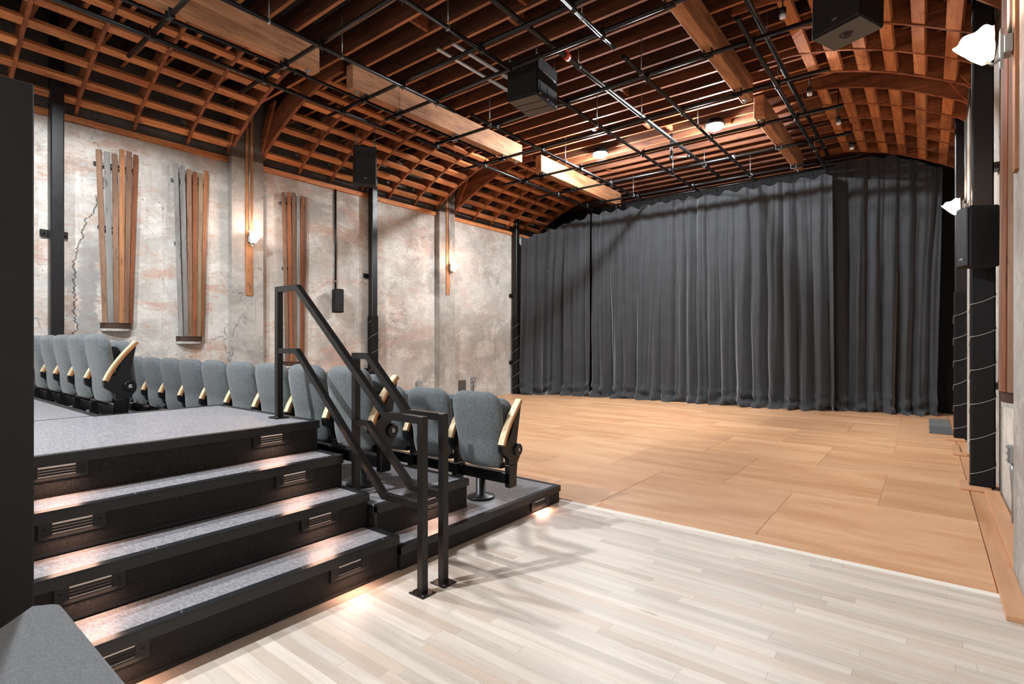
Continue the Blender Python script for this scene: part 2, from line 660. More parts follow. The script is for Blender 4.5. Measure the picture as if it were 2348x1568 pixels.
# plywood sheets
py_rows = [(PLY_Y, 3.962, -2.13, 1.22 * 2), (3.966, 5.262, -0.945, 1.22), (5.265, 6.577, -0.318, 1.22), (6.58, 7.87, -0.945, 1.22), (7.873, 9.18, -0.318, 1.22), (9.183, 10.48, -0.945, 1.22), (10.483, 11.78, -0.345, 1.22), (11.783, 12.9, -0.945, 1.22)]
for i, (a, b, xj, pitch) in enumerate(py_rows):
    xs = [0.298]
    q = xj
    while q > XL:
        xs.append(q)
        q -= pitch
    xs.append(XL + 0.005)
    for r, l in zip(xs, xs[1:]):
        if r - l < 0.03:
            continue
        dz = random.uniform(0, 0.0012)
        MB().box(l + 0.0003, r - 0.0003, a - 0.001, b + 0.001, -0.0044, 0.008 + dz, b=0.0035).build('plywood_sheet', M['ply'], fl)
# infill strip by the right wall
for a, b in ((4.24, 5.3), (5.305, 6.4), (6.62, 7.9), (7.905, 8.4), (8.4, 9.5), (9.7, 11.2), (11.2, 12.6)):
    MB().box(0.302, XR, a, b - 0.004, -0.0044, 0.008, b=0.001).build('plywood_strip', M['ply_edge'], fl)

# loose trim boards along the right wall
tb = MB().box(0.300, 0.395, 3.50, 4.235, 0.0, 0.026, b=0.002)
tag(tb.build('floor_trim_board', M['ply_edge']), 'plywood trim board lying along foot of nearest right pilaster', 'trim board')
tb = MB().box(0.398, 0.5, 4.26, 6.36, 0.0085, 0.03, b=0.002)
tag(tb.build('floor_trim_board', M['ply_edge']), 'long plywood trim board between right pilaster and padded column', 'trim board')
tb = MB().box(0.235, 0.455, 6.30, 6.44, 0.0095, 0.032, b=0.002).box(0.235, 0.305, 6.44, 6.66, 0.0095, 0.032, b=0.002)
tag(tb.build('floor_trim_board', M['ply_edge']), 'plywood collar board around foot of nearer padded column on right', 'trim board')
tb = MB().box(0.24, 0.37, 8.16, 8.34, 0.0095, 0.03, b=0.002).box(0.24, 0.315, 8.34, 8.9, 0.0095, 0.03, b=0.002)
tag(tb.build('floor_trim_board', M['ply_edge']), 'plywood board around foot of farther right concrete pilaster', 'trim board')
tb = MB().box(0.19, 0.40, 9.32, 9.50, 0.0095, 0.03, b=0.002)
tag(tb.build('floor_trim_board', M['ply_edge']), 'small plywood board before the farther padded column by carpet mat', 'trim board')

# ------------------------------------------------------------------ setting: walls
ZL = 4.16
wl = thing('wall_left', None, None, kind='structure')
MB().box(XL - 0.3, XL, Y0, Y1, -0.1, ZL).build('lower_wall', M['wall_l'], wl)
MB().box(XL - 0.3, XL - 0.04, Y0, Y1, ZL, 5.9).build('upper_wall', M['wall_up'], wl)
PIL = ((3.74, 4.23), (8.13, 8.61))
for a, b in PIL:
    MB().box(XL - 0.02, XL + 0.13, a, b, -0.02, ZL + 0.05).build('pilaster', M['pilaster'], wl)
    MB().box(XL - 0.06, XL + 0.13, a, b, ZL + 0.05, 5.6).build('pilaster_head', M['wall_up'], wl)
seg = [Y0] + [q for p in PIL for q in p] + [Y1]
for a, b in zip(seg[::2], seg[1::2]):
    MB().box(XL - 0.02, XL + 0.035, a + 0.01, b - 0.01, 4.125, 4.205).build('ledger_board', M['purlin'], wl)

wr = thing('wall_right', None, None, kind='structure')
MB().box(XR, XR + 0.3, Y0, Y1, -0.1, ZL - 0.03).build('lower_wall', M['wall_r'], wr)
MB().box(XR + 0.04, XR + 0.3, Y0, Y1, ZL - 0.03, 5.9).build('upper_wall', M['wall_up'], wr)
PILR = ((2.2, 4.24), (8.36, 8.84))
for a, b in PILR:
    MB().box(XR - 0.125, XR + 0.02, a, b, -0.02, ZL).build('pilaster', M['pilaster'], wr)
    MB().box(XR - 0.125, XR + 0.06, a, b, ZL, 5.6).build('pilaster_head', M['wall_up'], wr)
wb = thing('wall_back', None, None, kind='structure')
MB().box(XL - 0.3, XR + 0.3, Y1, Y1 + 0.2, -0.1, 5.9).build('back_wall_face', M['black_wall'], wb)
wn = thing('wall_front', None, None, kind='structure')
MB().box(XL - 0.3, XR + 0.3, Y0 - 0.2, Y0, -0.1, 5.9).build('front_wall_face', M['wall_r'], wn)

# ------------------------------------------------------------------ setting: ceiling
ce = thing('ceiling', None, None, kind='structure')
MB().box(XL - 0.3, XR + 0.3, Y0, Y1, 5.42, 5.6).build('roof_deck', M['deck'], ce)
JZ = 5.03
jy = 0.35
BEAMY = [3.95, 8.40]
while jy < 12.8:
    jz = JZ + random.uniform(-0.006, 0.006)
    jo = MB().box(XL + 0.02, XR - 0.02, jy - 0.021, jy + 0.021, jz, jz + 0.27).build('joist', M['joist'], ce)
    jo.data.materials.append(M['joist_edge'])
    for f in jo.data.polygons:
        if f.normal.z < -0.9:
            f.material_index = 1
    if random.random() < 0.8 and jy < 12.4:
        for bxk in random.sample([-7.2, -6.5, -5.4, -4.6, -3.6, -2.6, -1.4, -0.5], 2):
            bxx = bxk + random.uniform(-0.2, 0.2)
            MB().box(bxx - 0.021, bxx + 0.021, jy + 0.022, jy + 0.313, jz + 0.02, jz + 0.24).build('blocking', M['rib'], ce)
    jy += 0.335


def prof(s):
    P = [(0, 4.20), (0.05, 4.31), (0.13, 4.375), (0.33, 4.485), (0.6, 4.63), (0.9, 4.77), (1.2, 4.88), (1.5, 4.965), (1.8, 5.02), (2.2, 5.035)]
    for (a, za), (b, zb) in zip(P, P[1:]):
        if s <= b:
            return za + (zb - za) * (s - a) / (b - a)
    return 5.035


def arc(n=13, smax=2.25, s0=0.0):
    out = []
    for i in range(n):
        s = s0 + (smax - s0) * i / (n - 1)
        z = (prof(max(s - 0.08, 0)) + 2 * prof(s) + prof(s + 0.08)) / 4
        out.append((s, z))
    return out


RIBS = [0.62, 1.25, 1.88, 2.51, 3.17, 3.77, 4.26, 4.92, 5.54, 6.20, 6.86, 7.53, 8.17, 8.72, 9.37, 10.0, 10.63, 11.26, 11.92]
MAIN = {3.77, 4.26, 8.17, 8.72}


def make_cove(side):
    root = thing('ceiling_cove', None, None, kind='structure')
    X = (lambda s: XL + s) if side == 'L' else (lambda s: XR - s)
    dz = 0.0 if side == 'L' else -0.03
    A = arc()
    for y in RIBS:
        if side == 'R' and y < 4.2:
            continue
        main = y in MAIN
        dep = 0.34 if main else 0.24
        th = 0.05 if main else 0.036
        low = [(X(s), z + dz) for s, z in A]
        up = []
        for i, (s, z) in enumerate(A):
            s2, z2 = A[min(i + 1, len(A) - 1)]
            s1, z1 = A[max(i - 1, 0)]
            tx, tz = s2 - s1, z2 - z1
            ln = math.hypot(tx, tz)
            nx, nz = -tz / ln, tx / ln
            up.append((X(max(s + nx * dep, 0.0)), z + nz * dep + dz))
        MB().prism(low + up[::-1], 'Y', y - th / 2, y + th / 2).build('rib', M['rib'], root)
        if main:
            a = (X(0.06), 4.22 + dz)
            pts = [(X(0.05), 4.25 + dz), (X(0.2), 4.47 + dz), (X(0.55), 5.1 + dz), (X(0.4), 5.1 + dz), (X(0.02), 4.5 + dz)]
            MB().prism(pts, 'Y', y - 0.065, y - 0.03).build('brace', M['rib'], root)
    S_ = [0.32, 0.60, 0.88, 1.16, 1.46, 1.73] if side == 'R' else [0.11, 0.36, 0.63, 0.91, 1.22, 1.53, 1.84]
    w_ = 0.062 if side == 'R' else 0.05
    for i in range(len(RIBS) - 1):
        ya, yb = RIBS[i], RIBS[i + 1]
        if (ya in MAIN and yb in MAIN) or (side == 'R' and ya < 4.2):
            continue
        for s in S_:
            if side == 'R' and s < 0.2:
                continue
            z = prof(s) + dz
            tx, tz = 0.12, prof(s + 0.06) - prof(s - 0.06)
            ln = math.hypot(tx, tz)
            tx, tz = tx / ln, tz / ln
            nx, nz = -tz, tx
            ww = w_ * random.uniform(0.9, 1.08)
            jit = random.uniform(0.0, 0.012)
            ps = []
            for a, b in ((-ww, jit), (ww, jit), (ww, jit + 0.05), (-ww, jit + 0.05)):
                ps.append((X(s + tx * a + nx * b), z + tz * a + nz * b))
            MB().prism(ps, 'Y', ya + 0.02, yb - 0.02).build('purlin', M['purlin'], root)
    return root


cl = make_cove('L')
cr = make_cove('R')
cl.name = 'trim_1'
cr.name = 'trim_2'

# timber beams hung under the joists


def beam(x0, x1, y0, y1, label):
    t = thing('timber_beam', label, 'beam', ((x0 + x1) / 2, y0, 4.70))
    MB().box(x0, x1, y0, y1, 4.70, 5.022, b=0.006).build('beam_body', M['glulam'], t)
    xc = (x0 + x1) / 2
    for yy in (y0 + 0.12, y1 - 0.12):
        b = MB().lathe([(0.035, 0), (0.035, -0.006), (0.012, -0.008), (0.012, -0.05)], 12, Matrix.Translation((xc, yy, 4.70)))
        b.build('bolt', M['rod'], t)


beam(-6.09, -5.95, -1.0, 3.71, 'pale timber beam of left row, nearest, cut by top picture edge')
beam(-6.09, -5.95, 4.19, 7.90, 'pale timber beam in middle of left row, above hanging pipes')
beam(-6.09, -5.95, 8.52, 11.95, 'pale timber beam of left row, farthest, ending over black curtain')
beam(-2.05, -1.91, 4.19, 7.87, 'pale timber beam of right row, nearer one, bolted under joists')
beam(-2.05, -1.91, 8.48, 11.65, 'pale timber beam of right row, farther one, ending over black curtain')

# ------------------------------------------------------------------ stairs and seating platforms
YE = 2.05
ZS = [0.21, 0.41, 0.61, 0.81]
XN = [-2.45, -2.735, -3.01, -3.285]


def step_light(root, yc, zc, xf):
    """louvred plate on a riser facing +x; warm light falls on the tread below"""
    plate = MB()
    hw, hh = 0.12, 0.042
    ow, oh = 0.072, 0.026
    plate.box(xf, xf + 0.012, yc - hw, yc - ow, zc - hh, zc + hh)
    plate.box(xf, xf + 0.012, yc + ow, yc + hw, zc - hh, zc + hh)
    plate.box(xf, xf + 0.012, yc - ow, yc + ow, zc + oh, zc + hh)
    plate.box(xf, xf + 0.012, yc - ow, yc + ow, zc - hh, zc - oh)
    p = plate.build('step_light', M['rail'], root)
    MB().box(xf + 0.0005, xf + 0.003, yc - ow, yc + ow, zc - oh, zc + oh).build('lens', M['step_glow'], p)
    for k in range(3):
        z0 = zc - oh + 0.052 * (k + 1) / 4
        MB().prism([(xf + 0.0035, z0 - 0.003), (xf + 0.013, z0 - 0.0055), (xf + 0.013, z0 + 0.0015), (xf + 0.0035, z0 + 0.003)], 'Y', yc - ow, yc + ow).build('louver', M['rail'], p)
    for sgn in (-1, 1):
        Mx = Matrix.Translation((xf + 0.012, yc + sgn * 0.098, zc)) @ Matrix.Rotation(PI / 2, 4, 'Y')
        MB().lathe([(0.005, 0), (0.005, 0.002)], 8, Mx).build('screw', M['steel'], p)
    a = area_light('step_lamp', (0, 0, 0), 0.42, 0.03, 0.16, (1.0, 0.60, 0.44), (0, math.radians(-20), 0), p)
    ref = Vector(root.location)
    a.location = Vector((xf + 0.03, yc, zc - 0.02)) - ref
    return p


st = thing('stair_unit', 'four black carpet-riser steps with grey treads beside the seating', 'stairs', (-2.9, 0.7, 0))
ys = -0.7
prev = 0.0
for k in range(4):
    xf = XN[k]
    xb = XN[k + 1] if k < 3 else XN[k] - 0.02
    z = ZS[k]
    if k < 3:
        MB().box(xb - (0.02 if k < 2 else -0.002), xf - 0.015, ys, YE - 0.004, 0.0, z - 0.012).build('step_body', M['riser'], st)
        MB().box(xb, xf - 0.045, ys, YE - 0.05, z - 0.012, z).build('tread', M['lino'], st)
        MB().box(xb, xf - 0.043, YE - 0.05, YE, z - 0.02, z + 0.002).build('end_trim', M['nosing'], st)
        MB().box(xf - 0.045, xf, ys, YE, z - 0.006, z + 0.003, b=0.001).box(xf - 0.012, xf, ys, YE, z - 0.05, z - 0.006).build('nosing', M['nosing'], st)
        MB().box(xf - 0.0155, xf - 0.011, ys, YE - 0.004, (ZS[k - 1] if k else 0.0) + 0.002, (ZS[k - 1] if k else 0) + 0.02).build('base_strip', M['nosing'], st)
    yl = 0.655
    if k < 3:
        step_light(st, 1.715, z - 0.078, xf - 0.014)
        step_light(st, yl, z - 0.078, xf - 0.014)
    prev = z
    for yy in (0.3, 0.9, 1.45, 1.95):
        if k < 3:
            MB().lathe([(0.006, 0), (0.004, 0.0015)], 8, Matrix.Translation((xf - 0.025, yy, z + 0.003))).build('rivet', M['rod'], st)


def platform(name, label, rects, z0, z1, fronts, trims, lights=()):
    """rects: (x0,x1,y0,y1) decks; trims: (x0,x1,y0,y1) black edge strips"""
    x0, x1, y0, y1 = rects[0]
    t = thing(name, label, 'platform', ((x0 + x1) / 2, (y0 + y1) / 2, 0))
    b = MB()
    for r in rects:
        b.box(r[0], r[1], r[2], r[3], z0, z1 - 0.012)
    b.build('platform_body', M['riser'], t)
    d = MB()
    for r in rects:
        d.box(r[0] + 0.002, r[1] - 0.03, r[2] + 0.002, r[3] - 0.002, z1 - 0.012, z1 - 0.001)
    d.build('deck_covering', M['lino'], t)
    for r in trims:
        MB().box(r[0], r[1], r[2], r[3], z1 - 0.05, z1 + 0.002, b=0.001).build('edge_trim', M['nosing'], t)
    for (yc, zc, xf) in lights:
        step_light(t, yc, zc, xf)
    return t


platform('seating_platform', 'lowest grey-topped platform carrying seat row A, beside pale maple floor', [(XL + 0.2, -2.45, 2.88, 3.77), (-2.665, -2.45, 2.056, 2.88), (XL + 0.2, -2.665, 2.876, 2.88)], 0, 0.14, 0,
         [(-2.485, -2.44, 2.056, 3.78), (XL + 0.2, -2.485, 3.74, 3.78)], [(3.48, 0.062, -2.449)])
platform('seating_platform', 'second grey-topped platform carrying seat row B, one step up', [(XL + 0.005, -2.67, 2.056, 2.865)], 0, 0.345, 0,
         [(-2.70, -2.655, 2.056, 2.875), (XL + 0.01, -2.70, 2.83, 2.875)], [(2.50, 0.262, -2.669)])
platform('seating_platform', 'sunken grey platform carrying seat row C behind the landing edge', [(XL + 0.22, -4.81, 1.21, 2.05)], 0, 0.585, 0,
         [(XL + 0.01, -4.82, 2.01, 2.05)])
platform('stair_landing', 'top grey landing at head of the steps with black edging', [(-4.80, -3.30, Y0 + 0.8, 2.04), (XL + 0.01, -4.80, Y0 + 0.8, 1.19)], 0, 0.81, 0,
         [(-3.33, -3.285, Y0 + 0.8, 2.05), (-4.80, -3.33, 2.005, 2.05), (-4.805, -4.75, 1.20, 2.005), (XL + 0.01, -4.75, 1.15, 1.20)], [(1.715, 0.732, -3.2995), (0.655, 0.732, -3.2995)])

# ------------------------------------------------------------------ handrails


def handrail(label, y, top, low, posts):
    t = thing('handrail', label, 'handrail', (posts[0][0], y, posts[0][1]))
    MB().bar([(x, y, z) for x, z in top], 0.04, 0.04, (0, 1, 0)).build('top_rail', M['rail'], t)
    MB().bar([(x, y, z) for x, z in low], 0.036, 0.036, (0, 1, 0)).build('mid_rail', M['rail'], t)
    for x, z0, z1 in posts:
        MB().box(x - 0.021, x + 0.021, y - 0.021, y + 0.021, z0, z1, b=0.002).build('post', M['rail'], t)
        p = MB().box(x - 0.055, x + 0.055, y - 0.05, y + 0.05, z0 + 0.0005, z0 + 0.0075, b=0.001).build('base_plate', M['rail'], t)
        for a in (-1, 1):
            for b in (-1, 1):
                MB().lathe([(0.006, 0), (0.006, 0.003), (0.003, 0.005)], 6, Matrix.Translation((x + a * 0.042, y + b * 0.036, z0 + 0.0075))).build('bolt', M['rod'], p)
    return t


handrail('black square-tube handrail climbing the steps to the landing, nearer one', 1.945,
         [(-2.155, 0.93), (-2.437, 0.93), (-3.385, 1.722), (-3.655, 1.722)],
         [(-2.155, 0.468), (-2.457, 0.468), (-3.39, 1.288), (-3.625, 1.288)],
         [(-2.136, 0.0, 0.95), (-3.635, 0.8115, 1.742)])
handrail('black square-tube handrail down to maple floor, shorter one beside row B', 2.10,
         [(-2.155, 0.93), (-2.435, 0.93), (-2.81, 1.26), (-2.965, 1.26)],
         [(-2.155, 0.494), (-2.397, 0.494), (-2.812, 0.828), (-2.93, 0.828)],
         [(-2.136, 0.0, 0.95), (-2.945, 0.346, 1.28)])

# ------------------------------------------------------------------ theatre seats


def pad(zs, wfun, cfun, tfun, n=28, e=4.5):
    rows = []
    for z in zs:
        wv, tv, c = wfun(z), tfun(z), cfun(z)
        ring = []
        for k in range(n):
            a = 2 * PI * k / n
            ca, sa = math.cos(a), math.sin(a)
            x = math.copysign(abs(ca) ** (2 / e), ca) * wv
            yy = math.copysign(abs(sa) ** (2 / 2.6), sa) * tv
            yy += 0.018 * (x / max(wv, 0.01)) ** 2
            ring.append((x, c + yy, z))
        rows.append(ring)
    m = MB().grid(rows, True, True)
    m.f.append(list(range(n))[::-1])
    m.sm.append(True)
    b = (len(zs) - 1) * n
    m.f.append(list(range(b, b + n)))
    m.sm.append(True)
    return m


def lerp(P, z):
    for (a, va), (b, vb) in zip(P, P[1:]):
        if z <= b:
            return va + (vb - va) * (z - a) / (b - a)
    return P[-1][1]


def corner(z, z0, z1, r0, r1, w):
    if z < z0 + r0:
        d = (z0 + r0 - z) / r0
        return w - r0 * (1 - math.sqrt(max(0, 1 - d * d)))
    if z > z1 - r1:
        d = (z - (z1 - r1)) / r1
        return w - r1 * (1 - math.sqrt(max(0, 1 - d * d)))
    return w


BZ0, BZ1 = 0.255, 0.835


def back_zs():
    zs = [BZ0 + 0.04 * (1 - math.cos(PI / 2 * i / 4)) for i in range(5)]
    zs += [BZ0 + 0.04 + (BZ1 - 0.12 - BZ0 - 0.04) * i / 11 for i in range(1, 12)]
    zs += [BZ1 - 0.12 + 0.12 * math.sin(PI / 2 * i / 8) for i in range(1, 9)]
    return zs


def back_w(z):
    wv = lerp([(0, 0.200), (0.255, 0.200), (0.36, 0.216), (0.45, 0.224), (0.49, 0.228), (0.60, 0.238), (0.72, 0.240), (0.9, 0.236)], z)
    return max(0.075, corner(z, BZ0, BZ1, 0.04, 0.12, wv))


def back_t(z):
    d = max(0.0, min(1.0, (z - (BZ1 - 0.05)) / 0.05))
    e = max(0.0, min(1.0, (BZ0 + 0.03 - z) / 0.03))
    return 0.05 * math.sqrt(max(0.03, 1 - d * d)) * math.sqrt(max(0.15, 1 - e * e))


def back_c(z):
    return lerp([(0, 0.03), (0.255, 0.03), (0.36, 0.01), (0.47, 0.008), (0.56, -0.012), (0.70, -0.035), (0.9, -0.06)], z)


seat_back_mesh = pad(back_zs(), back_w, back_c, back_t)
CZ0, CZ1 = 0.34, 0.775
cush_zs = [CZ0 + 0.05 * (1 - math.cos(PI / 2 * i / 4)) for i in range(5)] + [CZ0 + 0.05 + (CZ1 - 0.09 - CZ0 - 0.05) * i / 5 for i in range(1, 6)] + [CZ1 - 0.09 + 0.09 * math.sin(PI / 2 * i / 6) for i in range(1, 7)]
cush_mesh = pad(cush_zs, lambda z: max(0.08, corner(z, CZ0, CZ1, 0.05, 0.09, 0.212)), lambda z: 0.135 - 0.10 * (z - 0.34) + 0.02,
                lambda z: 0.045 * math.sqrt(max(0.05, 1 - max(0.0, (z - (CZ1 - 0.04)) / 0.04) ** 2)))


def arm_path():
    pts = []
    for i in range(9):
        t = i / 8
        yv = -0.075 + 0.225 * t + 0.012 * math.sin(PI * t) * -1
        z = 0.455 + 0.318 * (t ** 0.9)
        yv = -0.05 + 0.215 * (0.72 * t + 0.28 * t * t)
        pts.append((yv, z))
    return pts


def make_seat():
    t = thing('theatre_seat', None, None)
    seat_back_mesh.build('seat_back', M['seat'], t)
    cush_mesh.build('seat_cushion', M['seat'], t)
    xs = 0.265
    # black standard: foot, upright plate behind the armrest
    prof_ = [(0.03, 0.125), (0.10, 0.125), (0.12, 0.30), (0.16, 0.36), (0.155, 0.44), (0.11, 0.45), (0.165, 0.735), (0.12, 0.70), (0.03, 0.50), (-0.06, 0.445), (-0.055, 0.40), (0.02, 0.34)]
    MB().prism(prof_, 'X', xs - 0.022, xs + 0.022).build('arm_standard', M['plastic'], t)
    P = arm_path()
    m = MB().bar([(xs, a, b) for a, b in P], 0.050, 0.012, (1, 0, 0))
    arm = m.build('armrest', M['wood_arm'], t)
    # the darker ply edge below the face
    P2 = []
    for i, (a, b) in enumerate(P):
        a2, b2 = P[min(i + 1, 8)]
        a1, b1 = P[max(i - 1, 0)]
        tx, tz = a2 - a1, b2 - b1
        ln = math.hypot(tx, tz)
        P2.append((a + tz / ln * 0.0155, b - tx / ln * 0.0155))
    MB().bar([(xs, a, b) for a, b in P2], 0.049, 0.019, (1, 0, 0)).build('armrest_core', M['arm_edge'], t)
    # bracket under the back pad and brace screws
    MB().box(-0.21, 0.21, 0.02, 0.075, 0.262, 0.30).build('seat_frame', M['plastic'], t)
    MB().lathe([(0.008, 0), (0.008, 0.012)], 10, Matrix.Translation((0.232, 0.05, 0.30)) @ Matrix.Rotation(PI / 2, 4, 'X')).build('pivot_bolt', M['rod'], t)
    return t


seat0 = make_seat()


def letter_mesh(ch, size):
    cu = bpy.data.curves.new('letter', 'FONT')
    cu.body = ch
    cu.size = size
    cu.align_x = 'CENTER'
    cu.align_y = 'CENTER'
    cu.extrude = 0.0008
    o = bpy.data.objects.new('letter', cu)
    C.objects.link(o)
    bpy.context.view_layer.update()
    me = bpy.data.meshes.new_from_object(o.evaluated_get(bpy.context.evaluated_depsgraph_get()))
    bpy.data.objects.remove(o)
    me.materials.clear()
    me.materials.append(M['white'])
    return me


ROWS = {'A': (-2.72, 3.05, 0.14, 5), 'B': (-3.18, 2.235, 0.345, 10), 'C': (-5.48, 1.38, 0.585, 6)}
ORD = ['first', 'second', 'third', 'fourth', 'fifth', 'sixth', 'seventh', 'eighth', 'ninth', 'tenth']
WHERE = {'A': 'on lowest platform', 'B': 'on second platform', 'C': 'behind the landing'}
used = False
for R, (x0, yy, zz, n) in ROWS.items():
    for k in range(n):
        if not used:
            s = seat0
            used = True
        else:
            s = copy_tree(seat0)
        s.location = (x0 - 0.53 * k, yy, zz)
        s['category'] = 'seat'
        s['group'] = 'grey theatre seats in row ' + R
        if k == 0:
            s['label'] = {'A': 'grey upholstered theatre seat at aisle end of lowest row, lettered A', 'B': 'grey upholstered theatre seat at aisle end of row lettered B behind handrail',
                          'C': 'grey upholstered theatre seat at aisle end of highest row, lettered C'}[R]
        else:
            s['label'] = 'grey upholstered theatre seat, %s from aisle in row %s %s' % (ORD[k], R, WHERE[R])
    # aisle-end hub with row letter
    end = [o for o in C.objects if o.name.startswith('theatre_seat') and o.location.x == Vector((x0, 0, 0)).x and abs(o.location.y - yy) < 1e-4][0]
    bpy.context.view_layer.update()
    hx, hy, hz = 0.287, 0.118, 0.40
    Mx = Matrix.Translation((x0 + hx, yy + hy, zz + hz)) @ Matrix.Rotation(PI / 2, 4, 'Y')
    hub = MB().lathe([(0.046, -0.01), (0.046, 0.014), (0.038, 0.020), (0.030, 0.020), (0.028, 0.017), (0.0275, 0.017)], 24, Mx).build('hub', M['plastic'], end)
    lm = letter_mesh(R, 0.040)
    lo = bpy.data.objects.new('row_letter', lm)
    C.objects.link(lo)
    lo.parent = hub
    lo.location = (hx + 0.0185, hy, hz)
    lo.rotation_euler = (PI / 2, 0, PI / 2)
    MB().box(x0 + 0.24, x0 + 0.293, yy + 0.02, yy + 0.11, zz + 0.125, zz + 0.30, b=0.008).build('end_foot', M['plastic'], end)

BEAMS = {'A': (-5.1, -2.43, 3.10, 0.14, (-2.74, -3.80, -4.86), 'black steel beam on pedestals carrying seat row A'),
         'B': (-8.35, -2.89, 2.285, 0.345, (-3.14, -4.24, -5.30, -6.36, -7.42), 'black steel beam on pedestals carrying seat row B'),
         'C': (-8.35, -5.19, 1.43, 0.585, (-5.6, -6.3, -7.1, -7.9), 'black steel beam on pedestals carrying seat row C')}
for R, (a, b, yy, z, peds, lab) in BEAMS.items():
    t = thing('seat_beam', lab, 'seat beam', (b, yy, z))
    MB().box(a, b, yy - 0.03, yy + 0.03, z + 0.155, z + 0.235, b=0.004).build('beam_bar', M['plastic'], t)
    for px in peds:
        MB().lathe([(0.105, 0.001), (0.108, 0.006), (0.108, 0.014), (0.10, 0.018), (0.052, 0.030), (0.050, 0.033), (0.0375, 0.033), (0.0375, 0.156)], 28, Matrix.Translation((px, yy, z))).build('pedestal', M['plastic'], t)
    k = 0
    x = b - 0.30
    while x > a + 0.3:
        MB().box(x - 0.23 - 0.03, x - 0.23 + 0.02, yy - 0.07, yy + 0.02, z + 0.125, z + 0.25, b=0.004).build('bracket', M['plastic'], t)
        x -= 0.53

# ------------------------------------------------------------------ lighting grid
PZ = 4.645
PZ2 = 4.595
gr = thing('pipe_grid', 'grid of black pipes clamped together and hung below ceiling beams', 'pipe grid', (-4.0, 6.0, 4.6))
XP = [(2.08, -7.25, -2.0), (3.29, -7.15, -0.92), (4.43, -7.05, -2.0), (5.02, -6.35, -0.92), (6.17, -6.45, -0.92), (7.38, -7.0, -0.93), (8.64, -7.0, -0.92), (9.86, -7.0, -0.94), (11.12, -6.6, -0.94)]
for y, a, b in XP:
    if y == 5.02:
        a = -6.3
    MB().tube([(a, y, PZ), (b, y, PZ)], 0.0245, 12).build('pipe', M['pipe'], gr)
YP = [(-6.5, 0.3, 5.35), (-6.42, 5.70, 11.4), (-5.24, 0.3, 5.38), (-5.13, 5.60, 11.42), (-3.90, 0.3, 4.95), (-3.88, 5.92, 11.42), (-2.72, 0.3, 5.29), (-2.72, 5.52, 11.42), (-1.50, 5.56, 11.42), (-1.50, 3.2, 4.95)]
for x, a, b in YP:
    MB().tube([(x, a, PZ2), (x, b, PZ2)], 0.0245, 12).build('pipe', M['pipe'], gr)
# curtain pipe
MB().tube([(-6.65, 11.56, PZ), (-1.35, 11.56, PZ)], 0.022, 12).build('pipe', M['pipe'], gr)
for y, a, b in XP:
    for x, c, d in YP:
        if a < x < b and c < y < d and y > 1.5:
            m = MB().box(x - 0.03, x + 0.03, y - 0.035, y + 0.035, PZ2 - 0.03, PZ + 0.032, b=0.012)
            m.tube([(x + 0.03, y - 0.028, PZ2 - 0.045), (x + 0.03, y - 0.028, PZ + 0.05)], 0.005, 6)
            m.tube([(x - 0.03, y + 0.028, PZ2 - 0.045), (x - 0.03, y + 0.028, PZ + 0.05)], 0.005, 6)
            m.build('clamp', M['steel'], gr)
    # beam clamps where pipes pass beneath the timber beams
    for bx0 in (-6.02, -1.98):
        if a < bx0 < b and (bx0 < -4 or y > 4.2):
            m = MB()
            for sx in (-0.045, 0.045):
                m.box(bx0 + sx - 0.005, bx0 + sx + 0.005, y - 0.03, y + 0.03, PZ - 0.03, 4.699)
            m.box(bx0 - 0.05, bx0 + 0.05, y - 0.02, y + 0.02, PZ - 0.036, PZ - 0.026)
            m.build('beam_clamp', M['steel'], gr)
for x, y in ((-5.24, 2.7), (-5.24, 3.55), (-3.9, 3.9), (-5.13, 6.0), (-5.13, 8.1), (-3.88, 10.0), (-2.72, 8.0), (-2.72, 6.0), (-1.5, 7.4), (-5.13, 10.9), (-2.72, 11.0), (-6.42, 7.4), (-1.5, 10.2), (-3.88, 7.0), (-2.72, 4.6)):
    MB().tube([(x, y, PZ2), (x, y, 5.035)], 0.0055, 6).box(x - 0.028, x + 0.028, y - 0.012, y + 0.012, PZ2 - 0.03, PZ2 + 0.03, b=0.008).build('hanger_rod', M['rod'], gr)

# sprinkler / conduit pipes higher up


def service_pipe(name, label, pts, r, mat, hangers=()):
    t = thing(name, label, 'pipe', pts[0])
    MB().tube(pts, r, 10).build('pipe_run', M[mat], t)
    for x, y, z in hangers:
        ring = [(x + (r + 0.008) * math.cos(q * PI / 6), y, z + (r + 0.008) * math.sin(q * PI / 6)) for q in range(13)]
        MB().tube(ring, 0.004, 6, False).tube([(x, y, z + r), (x, y, 5.035)], 0.004, 6).build('pipe_hanger', M['rod'], t)
    return t


sprk = service_pipe('sprinkler_pipe', 'scuffed dark sprinkler pipe running over grid beside hanging centre speaker', [(-3.38, 0.3, 4.72), (-3.34, 11.4, 4.72)], 0.030, 'pipe', ((-3.36, 5.6, 4.72), (-3.35, 7.4, 4.72), (-3.345, 10.2, 4.72)))
service_pipe('sprinkler_pipe', 'dark sprinkler pipe running beside right-hand timber beam row', [(-1.40, 1.0, 4.76), (-1.43, 11.2, 4.76)], 0.030, 'pipe', ((-1.41, 6.4, 4.76), (-1.42, 8.6, 4.76), (-1.42, 10.6, 4.76)))
service_pipe('electrical_conduit', 'dark conduit running under cove beside left timber beam row', [(-6.35, 0.3, 4.78), (-6.28, 7.5, 4.78)], 0.022, 'pipe', ((-6.33, 3.6, 4.78),))

